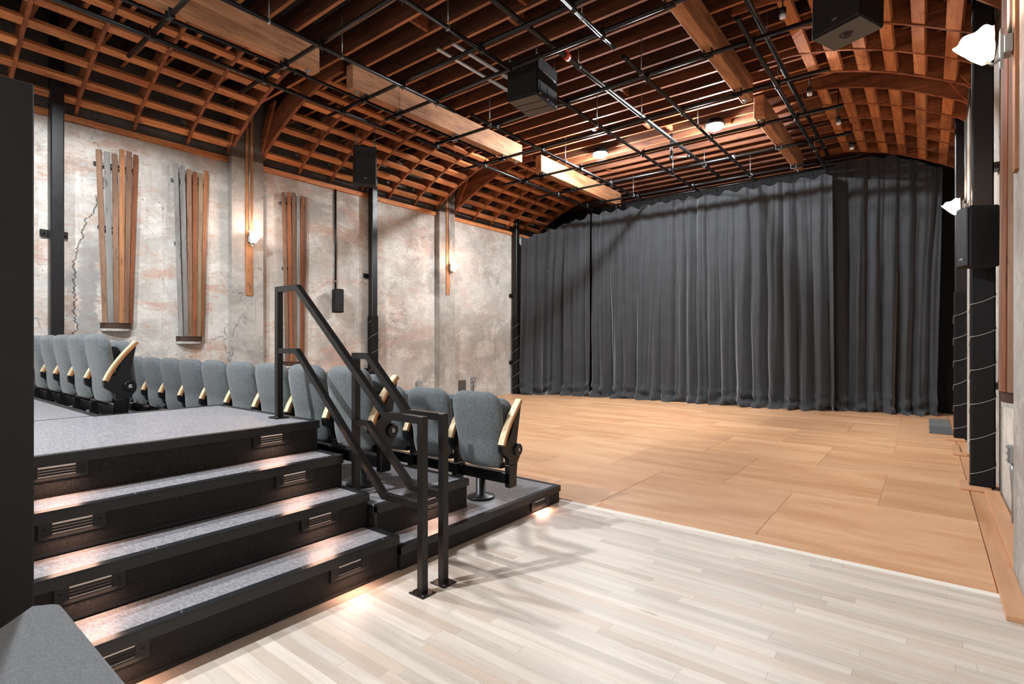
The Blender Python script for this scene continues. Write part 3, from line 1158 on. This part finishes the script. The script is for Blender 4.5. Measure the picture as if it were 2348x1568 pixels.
# orange pipe clamp and small hoist frame
oc = MB().tube([(-3.355, 5.28, 4.72), (-3.355, 5.36, 4.72)], 0.043, 12).box(-3.375, -3.335, 5.29, 5.35, 4.755, 4.80).build('pipe_clamp', M['rust'], sprk)
oc['label'] = 'orange painted clamp'

# ------------------------------------------------------------------ work lights


def work_light(x, y, label, power):
    t = thing('work_light', label, 'lamp', (x, y, 4.95))
    MB().lathe([(0.05, 0.09), (0.12, 0.085), (0.16, 0.01), (0.155, 0.0)], 28, Matrix.Translation((x, y, 4.93))).build('housing', M['steel'], t)
    MB().lathe([(0.138, 0.002), (0.136, -0.018), (0.118, -0.048), (0.075, -0.070), (0.015, -0.080)], 28, Matrix.Translation((x, y, 4.93))).build('lens', M['led'], t)
    MB().tube([(x, y, 5.02), (x, y, 5.036)], 0.012, 8).build('stem', M['steel'], t)
    point_light('work_lamp', (0, 0, -0.112), power, COOL, 0.04, t)


work_light(-4.90, 8.97, 'bright round work light over stage, left of the lit pair', 540)
work_light(-2.77, 8.97, 'bright round work light over stage, right of the lit pair', 480)


def can_light(x, y, z, label):
    t = thing('ceiling_spot', label, 'spotlight', (x, y, z))
    MB().tube([(x, y, z), (x, y, 5.035)], 0.008, 6).build('drop_rod', M['steel'], t)
    MB().lathe([(0.032, 0.0), (0.034, -0.02), (0.034, -0.07)], 16, Matrix.Translation((x, y, z))).build('can', M['steel'], t)
    MB().lathe([(0.033, -0.07), (0.030, -0.105), (0.010, -0.112)], 16, Matrix.Translation((x, y, z))).build('white_lens', M['white'], t)


can_light(-1.17, 6.0, 4.78, 'small white-tipped spotlight nearest, left of hanging right speaker')
can_light(-1.25, 8.1, 4.78, 'small white-tipped spotlight, second along the right sprinkler pipe')
can_light(-1.02, 9.0, 4.62, 'small white-tipped spotlight, third along the right sprinkler pipe')
can_light(-0.98, 10.3, 4.62, 'small white-tipped spotlight, farthest, above right end of curtain')

t = thing('hanging_bracket', 'small black rod bracket with round end caps hanging over centre stage', 'bracket', (-3.58, 9.1, 4.6))
MB().tube([(-3.56, 9.1, 5.035), (-3.56, 9.1, 4.62)], 0.025, 8).build('drop_rod', M['steel'], t)
MB().tube([(-3.60, 9.09, 4.60), (-3.28, 9.22, 4.60)], 0.010, 8).build('cross_rod', M['rod'], t)
MB().tube([(-3.59, 9.085, 4.60), (-3.55, 9.10, 4.60)], 0.045, 14).build('end_cap', M['steel'], t)
MB().tube([(-3.31, 9.205, 4.60), (-3.28, 9.22, 4.60)], 0.03, 14).build('end_cap', M['steel'], t)

for _x, _y0, _y1, _l in ((-4.81, 4.62, 6.2, 'pale metal strut channel under joists, one farther left of centre speaker'), (-4.58, 4.66, 6.0, 'pale metal strut channel under joists, one nearer to centre speaker')):
    _o = MB().box(_x - 0.021, _x + 0.021, _y0, _y1, 4.995, 5.022, b=0.003).build('strut_channel', M['galv'])
    tag(_o, _l, 'channel')

# ------------------------------------------------------------------ loudspeakers


def speaker(label, loc, size, yaw, pitch=0.0, kind='grille_front', badge=True, hang=0.0, bottom=None, extra=None):
    """front faces local -y"""
    sx, sy, sz = size
    t = thing('loudspeaker', label, 'speaker', loc)
    t.rotation_euler = (pitch, 0, yaw)
    R0 = Vector(loc)

    def bd(m, name, mat, par=t):
        m.v = [p + R0 for p in m.v]
        return m.build(name, M[mat], par)
    bd(MB().box(-sx / 2, sx / 2, -sy / 2 + 0.012, sy / 2, -sz / 2, sz / 2, b=0.012), 'cabinet', 'cabinet')
    g = bd(MB().box(-sx / 2 + 0.012, sx / 2 - 0.012, -sy / 2 - 0.004, -sy / 2 + 0.012, -sz / 2 + 0.012, sz / 2 - 0.012, b=0.008), 'grille', 'grille')
    if badge:
        bd(MB().box(-0.022, 0.022, -sy / 2 - 0.007, -sy / 2 - 0.004, -sz * 0.36 - 0.011, -sz * 0.36 + 0.011), 'badge', 'rod')
    if bottom == 'panel':
        p = bd(MB().box(-sx / 2 + 0.02, sx / 2 - 0.02, -sy / 2 + 0.02, sy / 2 - 0.02, -sz / 2 - 0.004, -sz / 2 + 0.001), 'base_panel', 'cab_grey')
        for q in (-0.16, 0.16):
            bd(MB().box(-sx / 2 + 0.03, sx / 2 - 0.03, q * sy - 0.006, q * sy + 0.006, -sz / 2 - 0.008, -sz / 2 - 0.004), 'rib_strip', 'steel')
    if bottom == 'cup':
        bd(MB().box(-sx / 2 + 0.012, sx / 2 - 0.012, -sy / 2 + 0.02, sy / 2 - 0.012, -sz / 2 - 0.003, -sz / 2 + 0.001), 'base_panel', 'cab_grey')
        bd(MB().lathe([(0.055, 0), (0.055, -0.005), (0.042, -0.006), (0.035, -0.001)], 20, Matrix.Translation((0, 0, -sz / 2 - 0.003))), 'pole_cup', 'steel')
    if extra == 'handle':
        bd(MB().tube([(sx / 2, -sy * 0.3, sz * 0.12), (sx / 2 + 0.025, -sy * 0.28, sz * 0.12), (sx / 2 + 0.025, sy * 0.28, sz * 0.12), (sx / 2, sy * 0.3, sz * 0.12)], 0.009, 8), 'handle', 'rod')
        for q in (-0.38, -0.02, 0.40):
            bd(MB().box(sx / 2, sx / 2 + 0.004, q * sy - 0.006, q * sy + 0.006, -sz / 2 + 0.02, -sz / 2 + 0.16), 'rigging_track', 'steel')
            bd(MB().lathe([(0.010, 0), (0.010, 0.006)], 10, Matrix.Translation((sx / 2 + 0.003, q * sy, -sz / 2 + 0.028)) @ Matrix.Rotation(PI / 2, 4, 'Y')), 'rigging_bolt', 'white')
    if hang:
        for ax in (-1, 1):
            for ay in (-1, 1):
                p0 = Vector((ax * (sx / 2 - 0.03), ay * (sy / 2 - 0.03), sz / 2))
                bd(MB().tube([p0, p0 + Vector((0, 0, hang))], 0.0035, 6), 'hang_cable', 'rod')
                bd(MB().lathe([(0.006, 0), (0.012, 0.02), (0.005, 0.04), (0.012, 0.06), (0.005, 0.08)], 8, Matrix.Translation(p0)), 'shackle', 'rod')
    return t


speaker('large black loudspeaker hanging in centre of pipe grid', (-3.98, 5.50, 4.62), (0.44, 0.55, 0.50), math.radians(7), 0, hang=0.145, bottom='panel', extra='handle', badge=False)
speaker('black loudspeaker hanging at top right with round hole beneath', (-0.57, 5.62, 4.40), (0.44, 0.36, 0.56), math.radians(-24), math.radians(-2), hang=0.32, bottom='cup')
sp = speaker('black loudspeaker hung above left wall column, under cove ribs', (-7.36, 5.42, 4.26), (0.36, 0.36, 0.60), math.radians(58), math.radians(6), hang=0.34)
t = speaker('small black loudspeaker on left wall under a conduit', (-8.32, 5.55, 2.085), (0.17, 0.20, 0.42), math.radians(70), 0, badge=False)
R0 = Vector(t.location)
mm = MB().box(-0.02, 0.02, 0.09, 0.19, -0.1, 0.1)
mm.v = [p + R0 for p in mm.v]
mm.build('wall_bracket', M['steel'], t)
t = thing('electrical_conduit', 'black conduit dropping down left wall to the small loudspeaker', 'pipe', (-8.49, 5.62, 2.3))
MB().tube([(-8.495, 5.62, 4.14), (-8.495, 5.62, 2.32)], 0.017, 8).build('conduit_run', M['pipe'], t)
MB().tube([(-8.495, 5.62, 2.44), (-8.495, 5.62, 2.47)], 0.026, 8).build('coupling', M['rod'], t)
speaker('black loudspeaker fixed to nearer padded column on right wall', (0.35, 6.26, 2.28), (0.17, 0.25, 0.54), math.radians(-60), 0, badge=True)

# ------------------------------------------------------------------ steel columns


def column(label, x, y, wd, z1, wrap=0.0, brackets=(), side=1):
    t = thing('steel_column', label, 'column', (x, y, 0))
    MB().box(x - wd / 2, x + wd / 2, y - wd / 2, y + wd / 2, 0.0, z1, b=0.012).build('shaft', M['steel'], t)
    if wrap:
        e = 0.012
        MB().box(x - wd / 2 - e, x + wd / 2 + e, y - wd / 2 - e, y + wd / 2 + e, 0.012, wrap, b=0.014).build('padding', M['cabinet'], t)
        h = wd / 2 + e + 0.004
        z = 0.14
        pts = []
        k = 0
        cs = [(-h, -h), (h, -h), (h, h), (-h, h)]
        while z < wrap - 0.06:
            cx, cy = cs[k % 4]
            pts.append((x + cx, y + cy, z + random.uniform(-0.012, 0.012)))
            z += 0.078
            k += 1
        m = MB()
        fine = []
        for p, q in zip(pts, pts[1:]):
            for j in range(4):
                f = j / 4
                sag = -0.012 * math.sin(PI * f)
                fine.append((p[0] + (q[0] - p[0]) * f, p[1] + (q[1] - p[1]) * f, p[2] + (q[2] - p[2]) * f + sag))
        m.tube(fine, 0.0026, 5)
        m.build('lashing_cord', M['cord'], t)
    for z in brackets:
        m = MB().box(x + side * (-wd / 2 - 0.05), x + side * (-wd / 2 - 0.04), y - 0.135, y + 0.135, z - 0.045, z + 0.045)
        m.box(min(x - side * wd / 2, x - side * (wd / 2 + 0.045)), max(x - side * wd / 2, x - side * (wd / 2 + 0.045)), y - wd / 2, y + wd / 2, z - 0.03, z + 0.03)
        b = m.build('wall_bracket', M['steel'], t)
        for q in (-0.105, 0.105):
            Mx = Matrix.Translation((x + side * (-wd / 2 - 0.04), y + q, z)) @ Matrix.Rotation(side * PI / 2, 4, 'Y')
            MB().lathe([(0.017, 0), (0.017, 0.012), (0.008, 0.02)], 6, Mx).build('bracket_bolt', M['plastic'], b)
    return t


column('black steel column on left wall beside the big crack', -8.38, 1.66, 0.13, 5.4, 0, (2.68,))
column('black steel column on left wall below hung loudspeaker', -8.38, 6.36, 0.13, 5.4, 1.85, (2.62, 0.8))
column('black steel column in far left corner beside curtain', -8.38, 10.86, 0.13, 4.6, 2.0, (2.55, 0.82))
column('black padded column on right wall, nearer one, white cord lashing', 0.40, 6.55, 0.15, 5.2, 2.05, (2.95, 0.95), -1)
column('black padded column on right wall, farther one beside curtain', 0.365, 9.66, 0.13, 5.2, 2.05, (), -1)

# ------------------------------------------------------------------ slatted wall fixtures


def slat_fan(label, side, yc, wt, wbm, z0, z1, seq):
    """six weathered laths splayed from a half-round foot, against the wall"""
    xw = XL if side == 'L' else XR
    sg = 1 if side == 'L' else -1
    t = thing('slat_fixture', label, 'wall slats', (xw, yc, z0))
    n = len(seq)
    for i, m in enumerate(seq):
        f = (i + 0.5) / n * 2 - 1
        yb, yt = yc + f * wbm / 2, yc + f * wt / 2
        if side == 'R':
            pass
        db = 0.04 + 0.10 * math.sqrt(max(0, 1 - f * f))
        dt = 0.05 + 0.07 * math.sqrt(max(0, 1 - f * f))
        hw = wbm / n / 2 * 0.96
        hw2 = 0.0305
        hw = max(hw, 0.0275)
        th = 0.018
        ang = math.asin(f) * 0.45
        top = z1 + random.uniform(-0.05, 0.05)
        mb = MB()
        vs = []
        for z, yy, d, h in ((z0, yb, db, hw), (top, yt, dt, hw2)):
            for a, b in ((-1, 0), (1, 0), (1, 1), (-1, 1)):
                ty, tx = math.cos(ang), -math.sin(ang)
                nx, ny = math.cos(ang), math.sin(ang)
                px = d + a * h * tx + (b - 1) * th * nx
                pyv = yy + a * h * ty + (b - 1) * th * ny
                vs.append((xw + sg * max(px, 0.004), pyv, z))
        mb.add(vs, [(0, 1, 5, 4), (1, 2, 6, 5), (2, 3, 7, 6), (3, 0, 4, 7), (0, 3, 2, 1), (4, 5, 6, 7)])
        mb.build('slat', SLATS[m], t)
    for z, wd in ((z1 - 0.20, wt * 0.95 + 0.02), (z0 + (z1 - z0) * 0.55, (wt + wbm) / 2 * 0.97)):
        a, b = xw, xw + sg * 0.085
        # curved cross bar following the laths
        pts = []
        for k in range(9):
            f = -1 + 2 * k / 8
            pts.append((xw + sg * (0.028 + 0.055 * math.sqrt(max(0, 1 - f * f))), yc + f * wd / 2, z))
        mb = MB()
        rows = []
        for p in pts:
            rows.append([(p[0], p[1], p[2] - 0.02), (p[0], p[1], p[2] + 0.02), (p[0] - sg * 0.008, p[1], p[2] + 0.02), (p[0] - sg * 0.008, p[1], p[2] - 0.02)])
        mb.grid(rows, False, True)
        mb.build('cross_bar', M['steel'], t)
    # half-round foot
    poly = [(xw, yc - wbm / 2)]
    for k in range(13):
        a = -PI / 2 + PI * k / 12
        poly.append((xw + sg * (0.005 + 0.125 * math.cos(a)), yc + wbm / 2 * math.sin(a)))
    poly.append((xw, yc + wbm / 2))
    MB().prism(poly, 'Z', z0 - 0.07, z0 + 0.006).build('half_round_foot', M['dark_wood'], t)
    MB().prism([(xw + (p[0] - xw) * 0.96, yc + (p[1] - yc) * 0.99) for p in poly], 'Z', z0 - 0.105, z0 - 0.07).build('plaster_collar', M['pilaster'], t)
    return t


slat_fan('splayed weathered wood slats on left wall beside first black column', 'L', 2.30, 0.50, 0.34, 1.60, 3.87, (1, 0, 1, 3, 1, 2))
slat_fan('splayed weathered wood slats on left wall, middle one of three', 'L', 3.19, 0.50, 0.34, 1.43, 3.87, (0, 0, 1, 2, 4, 3))
slat_fan('splayed weathered wood slats on left wall behind taller handrail', 'L', 4.80, 0.50, 0.35, 1.02, 3.87, (1, 2, 1, 0, 2, 1))
slat_fan('splayed weathered wood slats on right wall beside near pilaster', 'R', 4.88, 0.50, 0.42, 1.02, 4.0, (1, 2, 1, 2, 1, 3))

# pilaster laths
for (y, z0, lab) in ((4.0, 2.08, 'vertical wood lath on nearer left pilaster above and below sconce'), (8.38, 2.40, 'vertical wood lath on farther left pilaster above and below sconce')):
    x = XL + 0.131
    o = MB().box(x - 0.001, x + 0.016, y - 0.055, y + 0.055, z0, 4.9).build('wall_lath', SLATS[3])
    tag(o, lab, 'lath')
o = MB().box(0.378, 0.396, 3.99, 4.10, 2.3, 4.6).build('wall_lath', SLATS[3])
tag(o, 'vertical wood lath behind near right sconce at picture edge', 'lath')


def sconce(label, x, y, z, sg, power):
    """sg = +1: wall to the left (shade leans to +x)"""
    t = thing('wall_sconce', label, 'sconce', (x, y, z))
    MB().box(min(x, x + sg * 0.04), max(x, x + sg * 0.04), y - 0.05, y + 0.05, z - 0.05, z + 0.05, b=0.004).build('junction_box', M['galv'], t)
    bp = MB().prism([(y - 0.045, z + 0.06), (y - 0.03, z + 0.10), (y + 0.03, z + 0.10), (y + 0.045, z + 0.06), (y + 0.035, z - 0.06), (y, z - 0.12), (y - 0.035, z - 0.06)], 'X', x + sg * 0.04, x + sg * 0.054).build('back_plate', M['galv'], t)
    MB().tube([(x + sg * 0.05, y, z - 0.06), (x + sg * 0.085, y, z - 0.085), (x + sg * 0.11, y, z - 0.06)], 0.009, 8).build('arm', M['rod'], t)
    tilt = Matrix.Translation((x + sg * 0.105, y, z - 0.06)) @ Matrix.Rotation(sg * math.radians(22), 4, 'Y')
    rows = []
    n = 40
    for i in range(13):
        f = i / 12
        z_ = 0.165 * f
        r = 0.030 + 0.045 * math.sin(min(1, f * 1.25) * PI / 2) + 0.022 * max(0, f - 0.6) / 0.4
        ring = []
        for k in range(n):
            a = 2 * PI * k / n
            sc = 1 + 0.03 * f * math.cos(6 * a)
            ring.append(tilt @ Vector((r * sc * math.cos(a), r * sc * math.sin(a), z_ + 0.007 * f * f * math.cos(6 * a))))
        rows.append(ring)
    m = MB().grid(rows, True, True)
    m.f.append(list(range(n))[::-1])
    m.sm.append(True)
    m.build('glass_shade', M['shade'], t)
    q = tilt @ Vector((0, 0, 0.215))
    point_light('sconce_lamp', q - Vector((x, y, z)), power, (1.0, 0.60, 0.42), 0.05, t)
    q2 = Vector((x + sg * 0.24, y, z - 0.02))
    point_light('sconce_lamp', q2 - Vector((x, y, z)), power * 0.5, (1.0, 0.60, 0.42), 0.08, t)
    return t


XLf = XL + 0.147
sconce('lit glass wall sconce on nearer left concrete pilaster', XLf, 4.02, 2.96, 1, 9)
sconce('lit glass wall sconce on farther left concrete pilaster', XLf, 8.44, 2.98, 1, 9)
sconce('lit glass wall sconce at top right picture edge', 0.377, 4.08, 3.02, -1, 8)
sconce('lit glass wall sconce on farther right pilaster beside curtain', 0.394, 8.58, 3.00, -1, 9)
for (x, y, z, sg, lab) in ((XLf, 4.0, 3.05, 1, 'thin metal conduit down nearer left pilaster to its sconce'), (XLf, 8.40, 3.07, 1, 'thin metal conduit down farther left pilaster to its sconce'),
                           (0.380, 4.12, 3.07, -1, 'bent metal conduit rising from near right sconce box'), (0.384, 8.62, 3.05, -1, 'thin metal conduit rising from far right sconce box')):
    o = MB().tube([(x + sg * 0.012, y, 4.85 if sg > 0 else 4.1), (x + sg * 0.012, y, z)], 0.011, 8).build('electrical_conduit', M['galv'])
    tag(o, lab, 'pipe')

# outlets


def outlet(label, x, y, z, sg, drop=0.0, n=1):
    t = thing('outlet_box', label, 'outlet', (x, y, z))
    xa, xb = sorted((x, x + sg * 0.055))
    MB().box(xa, xb, y - 0.06, y + 0.06, z - 0.06, z + 0.06, b=0.006).build('box', M['galv'], t)
    xa, xb = sorted((x + sg * 0.055, x + sg * 0.062))
    MB().box(xa, xb, y - 0.058, y + 0.058, z - 0.058, z + 0.058, b=0.003).build('cover_plate', M['galv'], t)
    for q in (-0.025, 0.025):
        Mx = Matrix.Translation((x + sg * 0.062, y, z + q)) @ Matrix.Rotation(sg * PI / 2, 4, 'Y')
        MB().lathe([(0.017, 0), (0.017, 0.004)], 14, Mx).build('socket', M['white'], t)
    if drop:
        for k in range(n):
            yy = y + (k - (n - 1) / 2) * 0.07
            MB().tube([(x + sg * 0.03, yy, z - 0.06), (x + sg * 0.03, yy, z - 0.06 - drop * 0.15), (x + sg * 0.02, yy + 0.004, z - 0.06 - drop * 0.5), (x + sg * 0.02, yy + 0.004, z - 0.06 - drop)], 0.018, 10).build('conduit_drop', M['galv'], t)
    return t


outlet('metal outlet box low on left wall behind row A seats', XL, 7.62, 0.46, 1, 0.3, 1)
outlet('metal outlet box with two conduits low on left wall near curtain', XL, 9.33, 0.45, 1, 0.42, 2)
outlet('grey metal outlet box with conduit on right wall by near column', XR, 5.30, 0.53, -1, 0.45, 1)
o = MB().box(XL, XL + 0.012, 8.86, 9.10, 0.02, 0.46).build('cover_panel', M['cab_grey'])
tag(o, 'grey square cover panel at foot of left wall near curtain', 'panel')

# ------------------------------------------------------------------ curtains


def path_at(P, s):
    for (a, b) in zip(P, P[1:]):
        L = math.hypot(b[0] - a[0], b[1] - a[1])
        if s <= L or b is P[-1]:
            f = s / L
            return a[0] + (b[0] - a[0]) * f, a[1] + (b[1] - a[1]) * f, (b[0] - a[0]) / L, (b[1] - a[1]) / L
        s -= L


def curtain(label, top, bot, ztop, seed, scallop, nz=64, ds=0.014):
    Lt = sum(math.hypot(b[0] - a[0], b[1] - a[1]) for a, b in zip(top, top[1:]))
    Lb = sum(math.hypot(b[0] - a[0], b[1] - a[1]) for a, b in zip(bot, bot[1:]))
    n = int(Lt / ds)
    tie = 0.36
    rows = []
    for j in range(nz + 1):
        v = j / nz
        v = v * v * (3 - 2 * v) * 0.3 + v * 0.7
        ring = []
        for i in range(n + 1):
            u = i / n
            st_, sb = u * Lt, u * Lb
            xt, yt, dxt, dyt = path_at(top, st_)
            xb, yb, dxb, dyb = path_at(bot, sb)
            zt = ztop(u, xt)
            if scallop:
                ph = (st_ / tie) + 0.25 * noise.noise(Vector((st_ * 1.3, seed, 3.1)))
                fr = abs((ph % 1.0) - 0.5) * 2
                zt -= scallop * (1 - fr ** 1.6) * (0.8 + 0.4 * noise.noise(Vector((math.floor(ph) * 7.3, seed, 0))))
            z = zt + (0.012 - zt) * v
            x = xt + (xb - xt) * v
            y = yt + (yb - yt) * v
            nx, ny = dyt, -dxt
            # folds
            wq = st_ + 0.10 * noise.noise(Vector((st_ * 0.9, z * 0.22, seed))) + 0.05 * (1 - v) * noise.noise(Vector((st_ * 2.2, z * 0.8, seed + 5)))
            f1 = 2 * abs(math.sin(PI * wq / 0.29 + 1.6 * noise.noise(Vector((wq * 0.8, 0.1, seed + 9))))) ** 0.75 - 1
            f2 = noise.noise(Vector((wq * 7.0, z * 0.18, seed + 20)))
            f3 = noise.noise(Vector((wq * 16, z * 0.35, seed + 31)))
            amp = 0.040 + 0.075 * v + (0.02 + 0.035 * v) * noise.noise(Vector((st_ * 1.1, z * 0.3, seed + 40)))
            d = amp * (f1 * 0.8 + 1.1 * f2) + 0.034 * f3
            d += 0.012 * noise.noise(Vector((st_ * 9, z * 2.5, seed + 50))) * (0.3 + v)
            if z < 0.55:   # pooled hem
                q = (0.55 - z) / 0.55
                d += 0.14 * q * q + 0.24 * q * q * noise.noise(Vector((st_ * 5.5, z * 8, seed + 60))) + 0.085 * q * q * math.sin(z * 30 + 5 * noise.noise(Vector((st_ * 2.5, 0, seed + 70))))
                z += 0.16 * q * (1 - q) * noise.noise(Vector((st_ * 6, z * 6, seed + 80)))
            z = max(z, 0.011)
            ring.append((x + nx * d, y + ny * d, z))
        rows.append(ring)
    m = MB().grid(rows, True)
    o = m.build('stage_curtain', M['drape'])
    return tag(o, label, 'curtain')  # object


curtain('black stage curtain, short return panel at left wall', [(-8.24, 10.90), (-7.70, 11.40), (-6.60, 11.60)], [(-8.24, 10.82), (-7.75, 11.32), (-6.60, 11.58)],
        lambda u, x: 4.12 + 0.50 * max(0, u - 0.15) ** 0.8, 1.7, 0.10)
mid_curtain = curtain('wide black stage curtain hanging from pipe across stage', [(-6.62, 11.68), (-1.42, 11.68)], [(-6.62, 11.64), (-3.1, 11.76), (-1.42, 12.00)],
        lambda u, x: 4.60, 4.2, 0.13)
curtain('black stage curtain at right under curved ceiling ribs', [(-1.56, 11.93), (0.22, 12.26)], [(-1.56, 12.26), (0.12, 12.46)],
        lambda u, x: min(4.86, prof(max(0.2, XR - x)) + 0.02), 8.9, 0.06)
# ties of the centre curtain
for k in range(14):
    x = -6.60 + 0.36 * (k + 0.5) + 0.0
    if x > -1.45:
        break
    MB().tube([(x, 11.56, 4.672), (x, 11.60, 4.65), (x, 11.66, 4.57), (x, 11.55, 4.60), (x, 11.535, 4.65), (x, 11.56, 4.672)], 0.005, 6, False).build('tie', M['plastic'], mid_curtain)

# ------------------------------------------------------------------ mat, door, counter
t = thing('carpet_mat', 'dark grey ribbed carpet mat on stage floor by far right column', 'mat', (0.14, 10.8, 0.009))
MB().box(0.02, 0.29, 9.92, 11.75, 0.0095, 0.018, b=0.002).build('mat_base', M['carpet'], t)
for k in range(9):
    yy = 9.98 + k * 0.09
    MB().box(0.03, 0.28, yy, yy + 0.05, 0.018, 0.022).build('mat_rib', M['carpet'], t)

dr = thing('door_1', None, None, kind='structure')
xd = -1.87
dm = MB()
dm.box(xd - 0.04, xd, 0.24, 0.325, 0.01, 2.035, b=0.003)
dm.box(xd - 0.04, xd, -0.65, -0.56, 0.01, 2.035, b=0.003)
dm.box(xd - 0.04, xd, -0.56, 0.24, 1.94, 2.035, b=0.003)
dm.box(xd - 0.04, xd, -0.56, 0.24, 0.01, 0.22, b=0.003)
dm.build('door_frame', M['door'], dr)
MB().box(xd - 0.032, xd - 0.018, -0.56, 0.24, 0.22, 1.94).build('door_panel', M['door'], dr)
mo = MB()
mo.box(xd - 0.020, xd - 0.008, 0.205, 0.242, 0.22, 1.94)
mo.box(xd - 0.020, xd - 0.008, -0.56, 0.242, 1.905, 1.942)
mo.build('door_molding', M['door'], dr)

# counter in front of the door: far edge runs across the picture's lower left
ct = thing('counter', 'grey felt-topped counter with rounded corner at lower left', 'counter', (-1.2, 0.0, 0))
K_ = 0.65 / 0.6
poly = [(-0.60, 0.31), (-1.52, 0.315)]
for k in range(5):
    a = PI / 2 + (PI / 4) * k / 4
    poly.append((-1.55 + 0.04 * math.cos(a), 0.275 + 0.04 * math.sin(a)))
poly += [(-1.60, 0.275), (-1.52, 0.205), (-1.35, 0.05), (-1.35, -0.25), (-0.60, -0.25)]
poly = [(a * K_, b * K_) for a, b in poly]
MB().prism(poly, 'Z', 0.665, 0.70).build('counter_top', M['ledge'], ct)
MB().prism([(-0.72, 0.27), (-1.55, 0.27), (-1.42, 0.02), (-1.42, -0.2), (-0.72, -0.2)], 'Z', 0.0, 0.665).build('counter_body', M['cabinet'], ct)
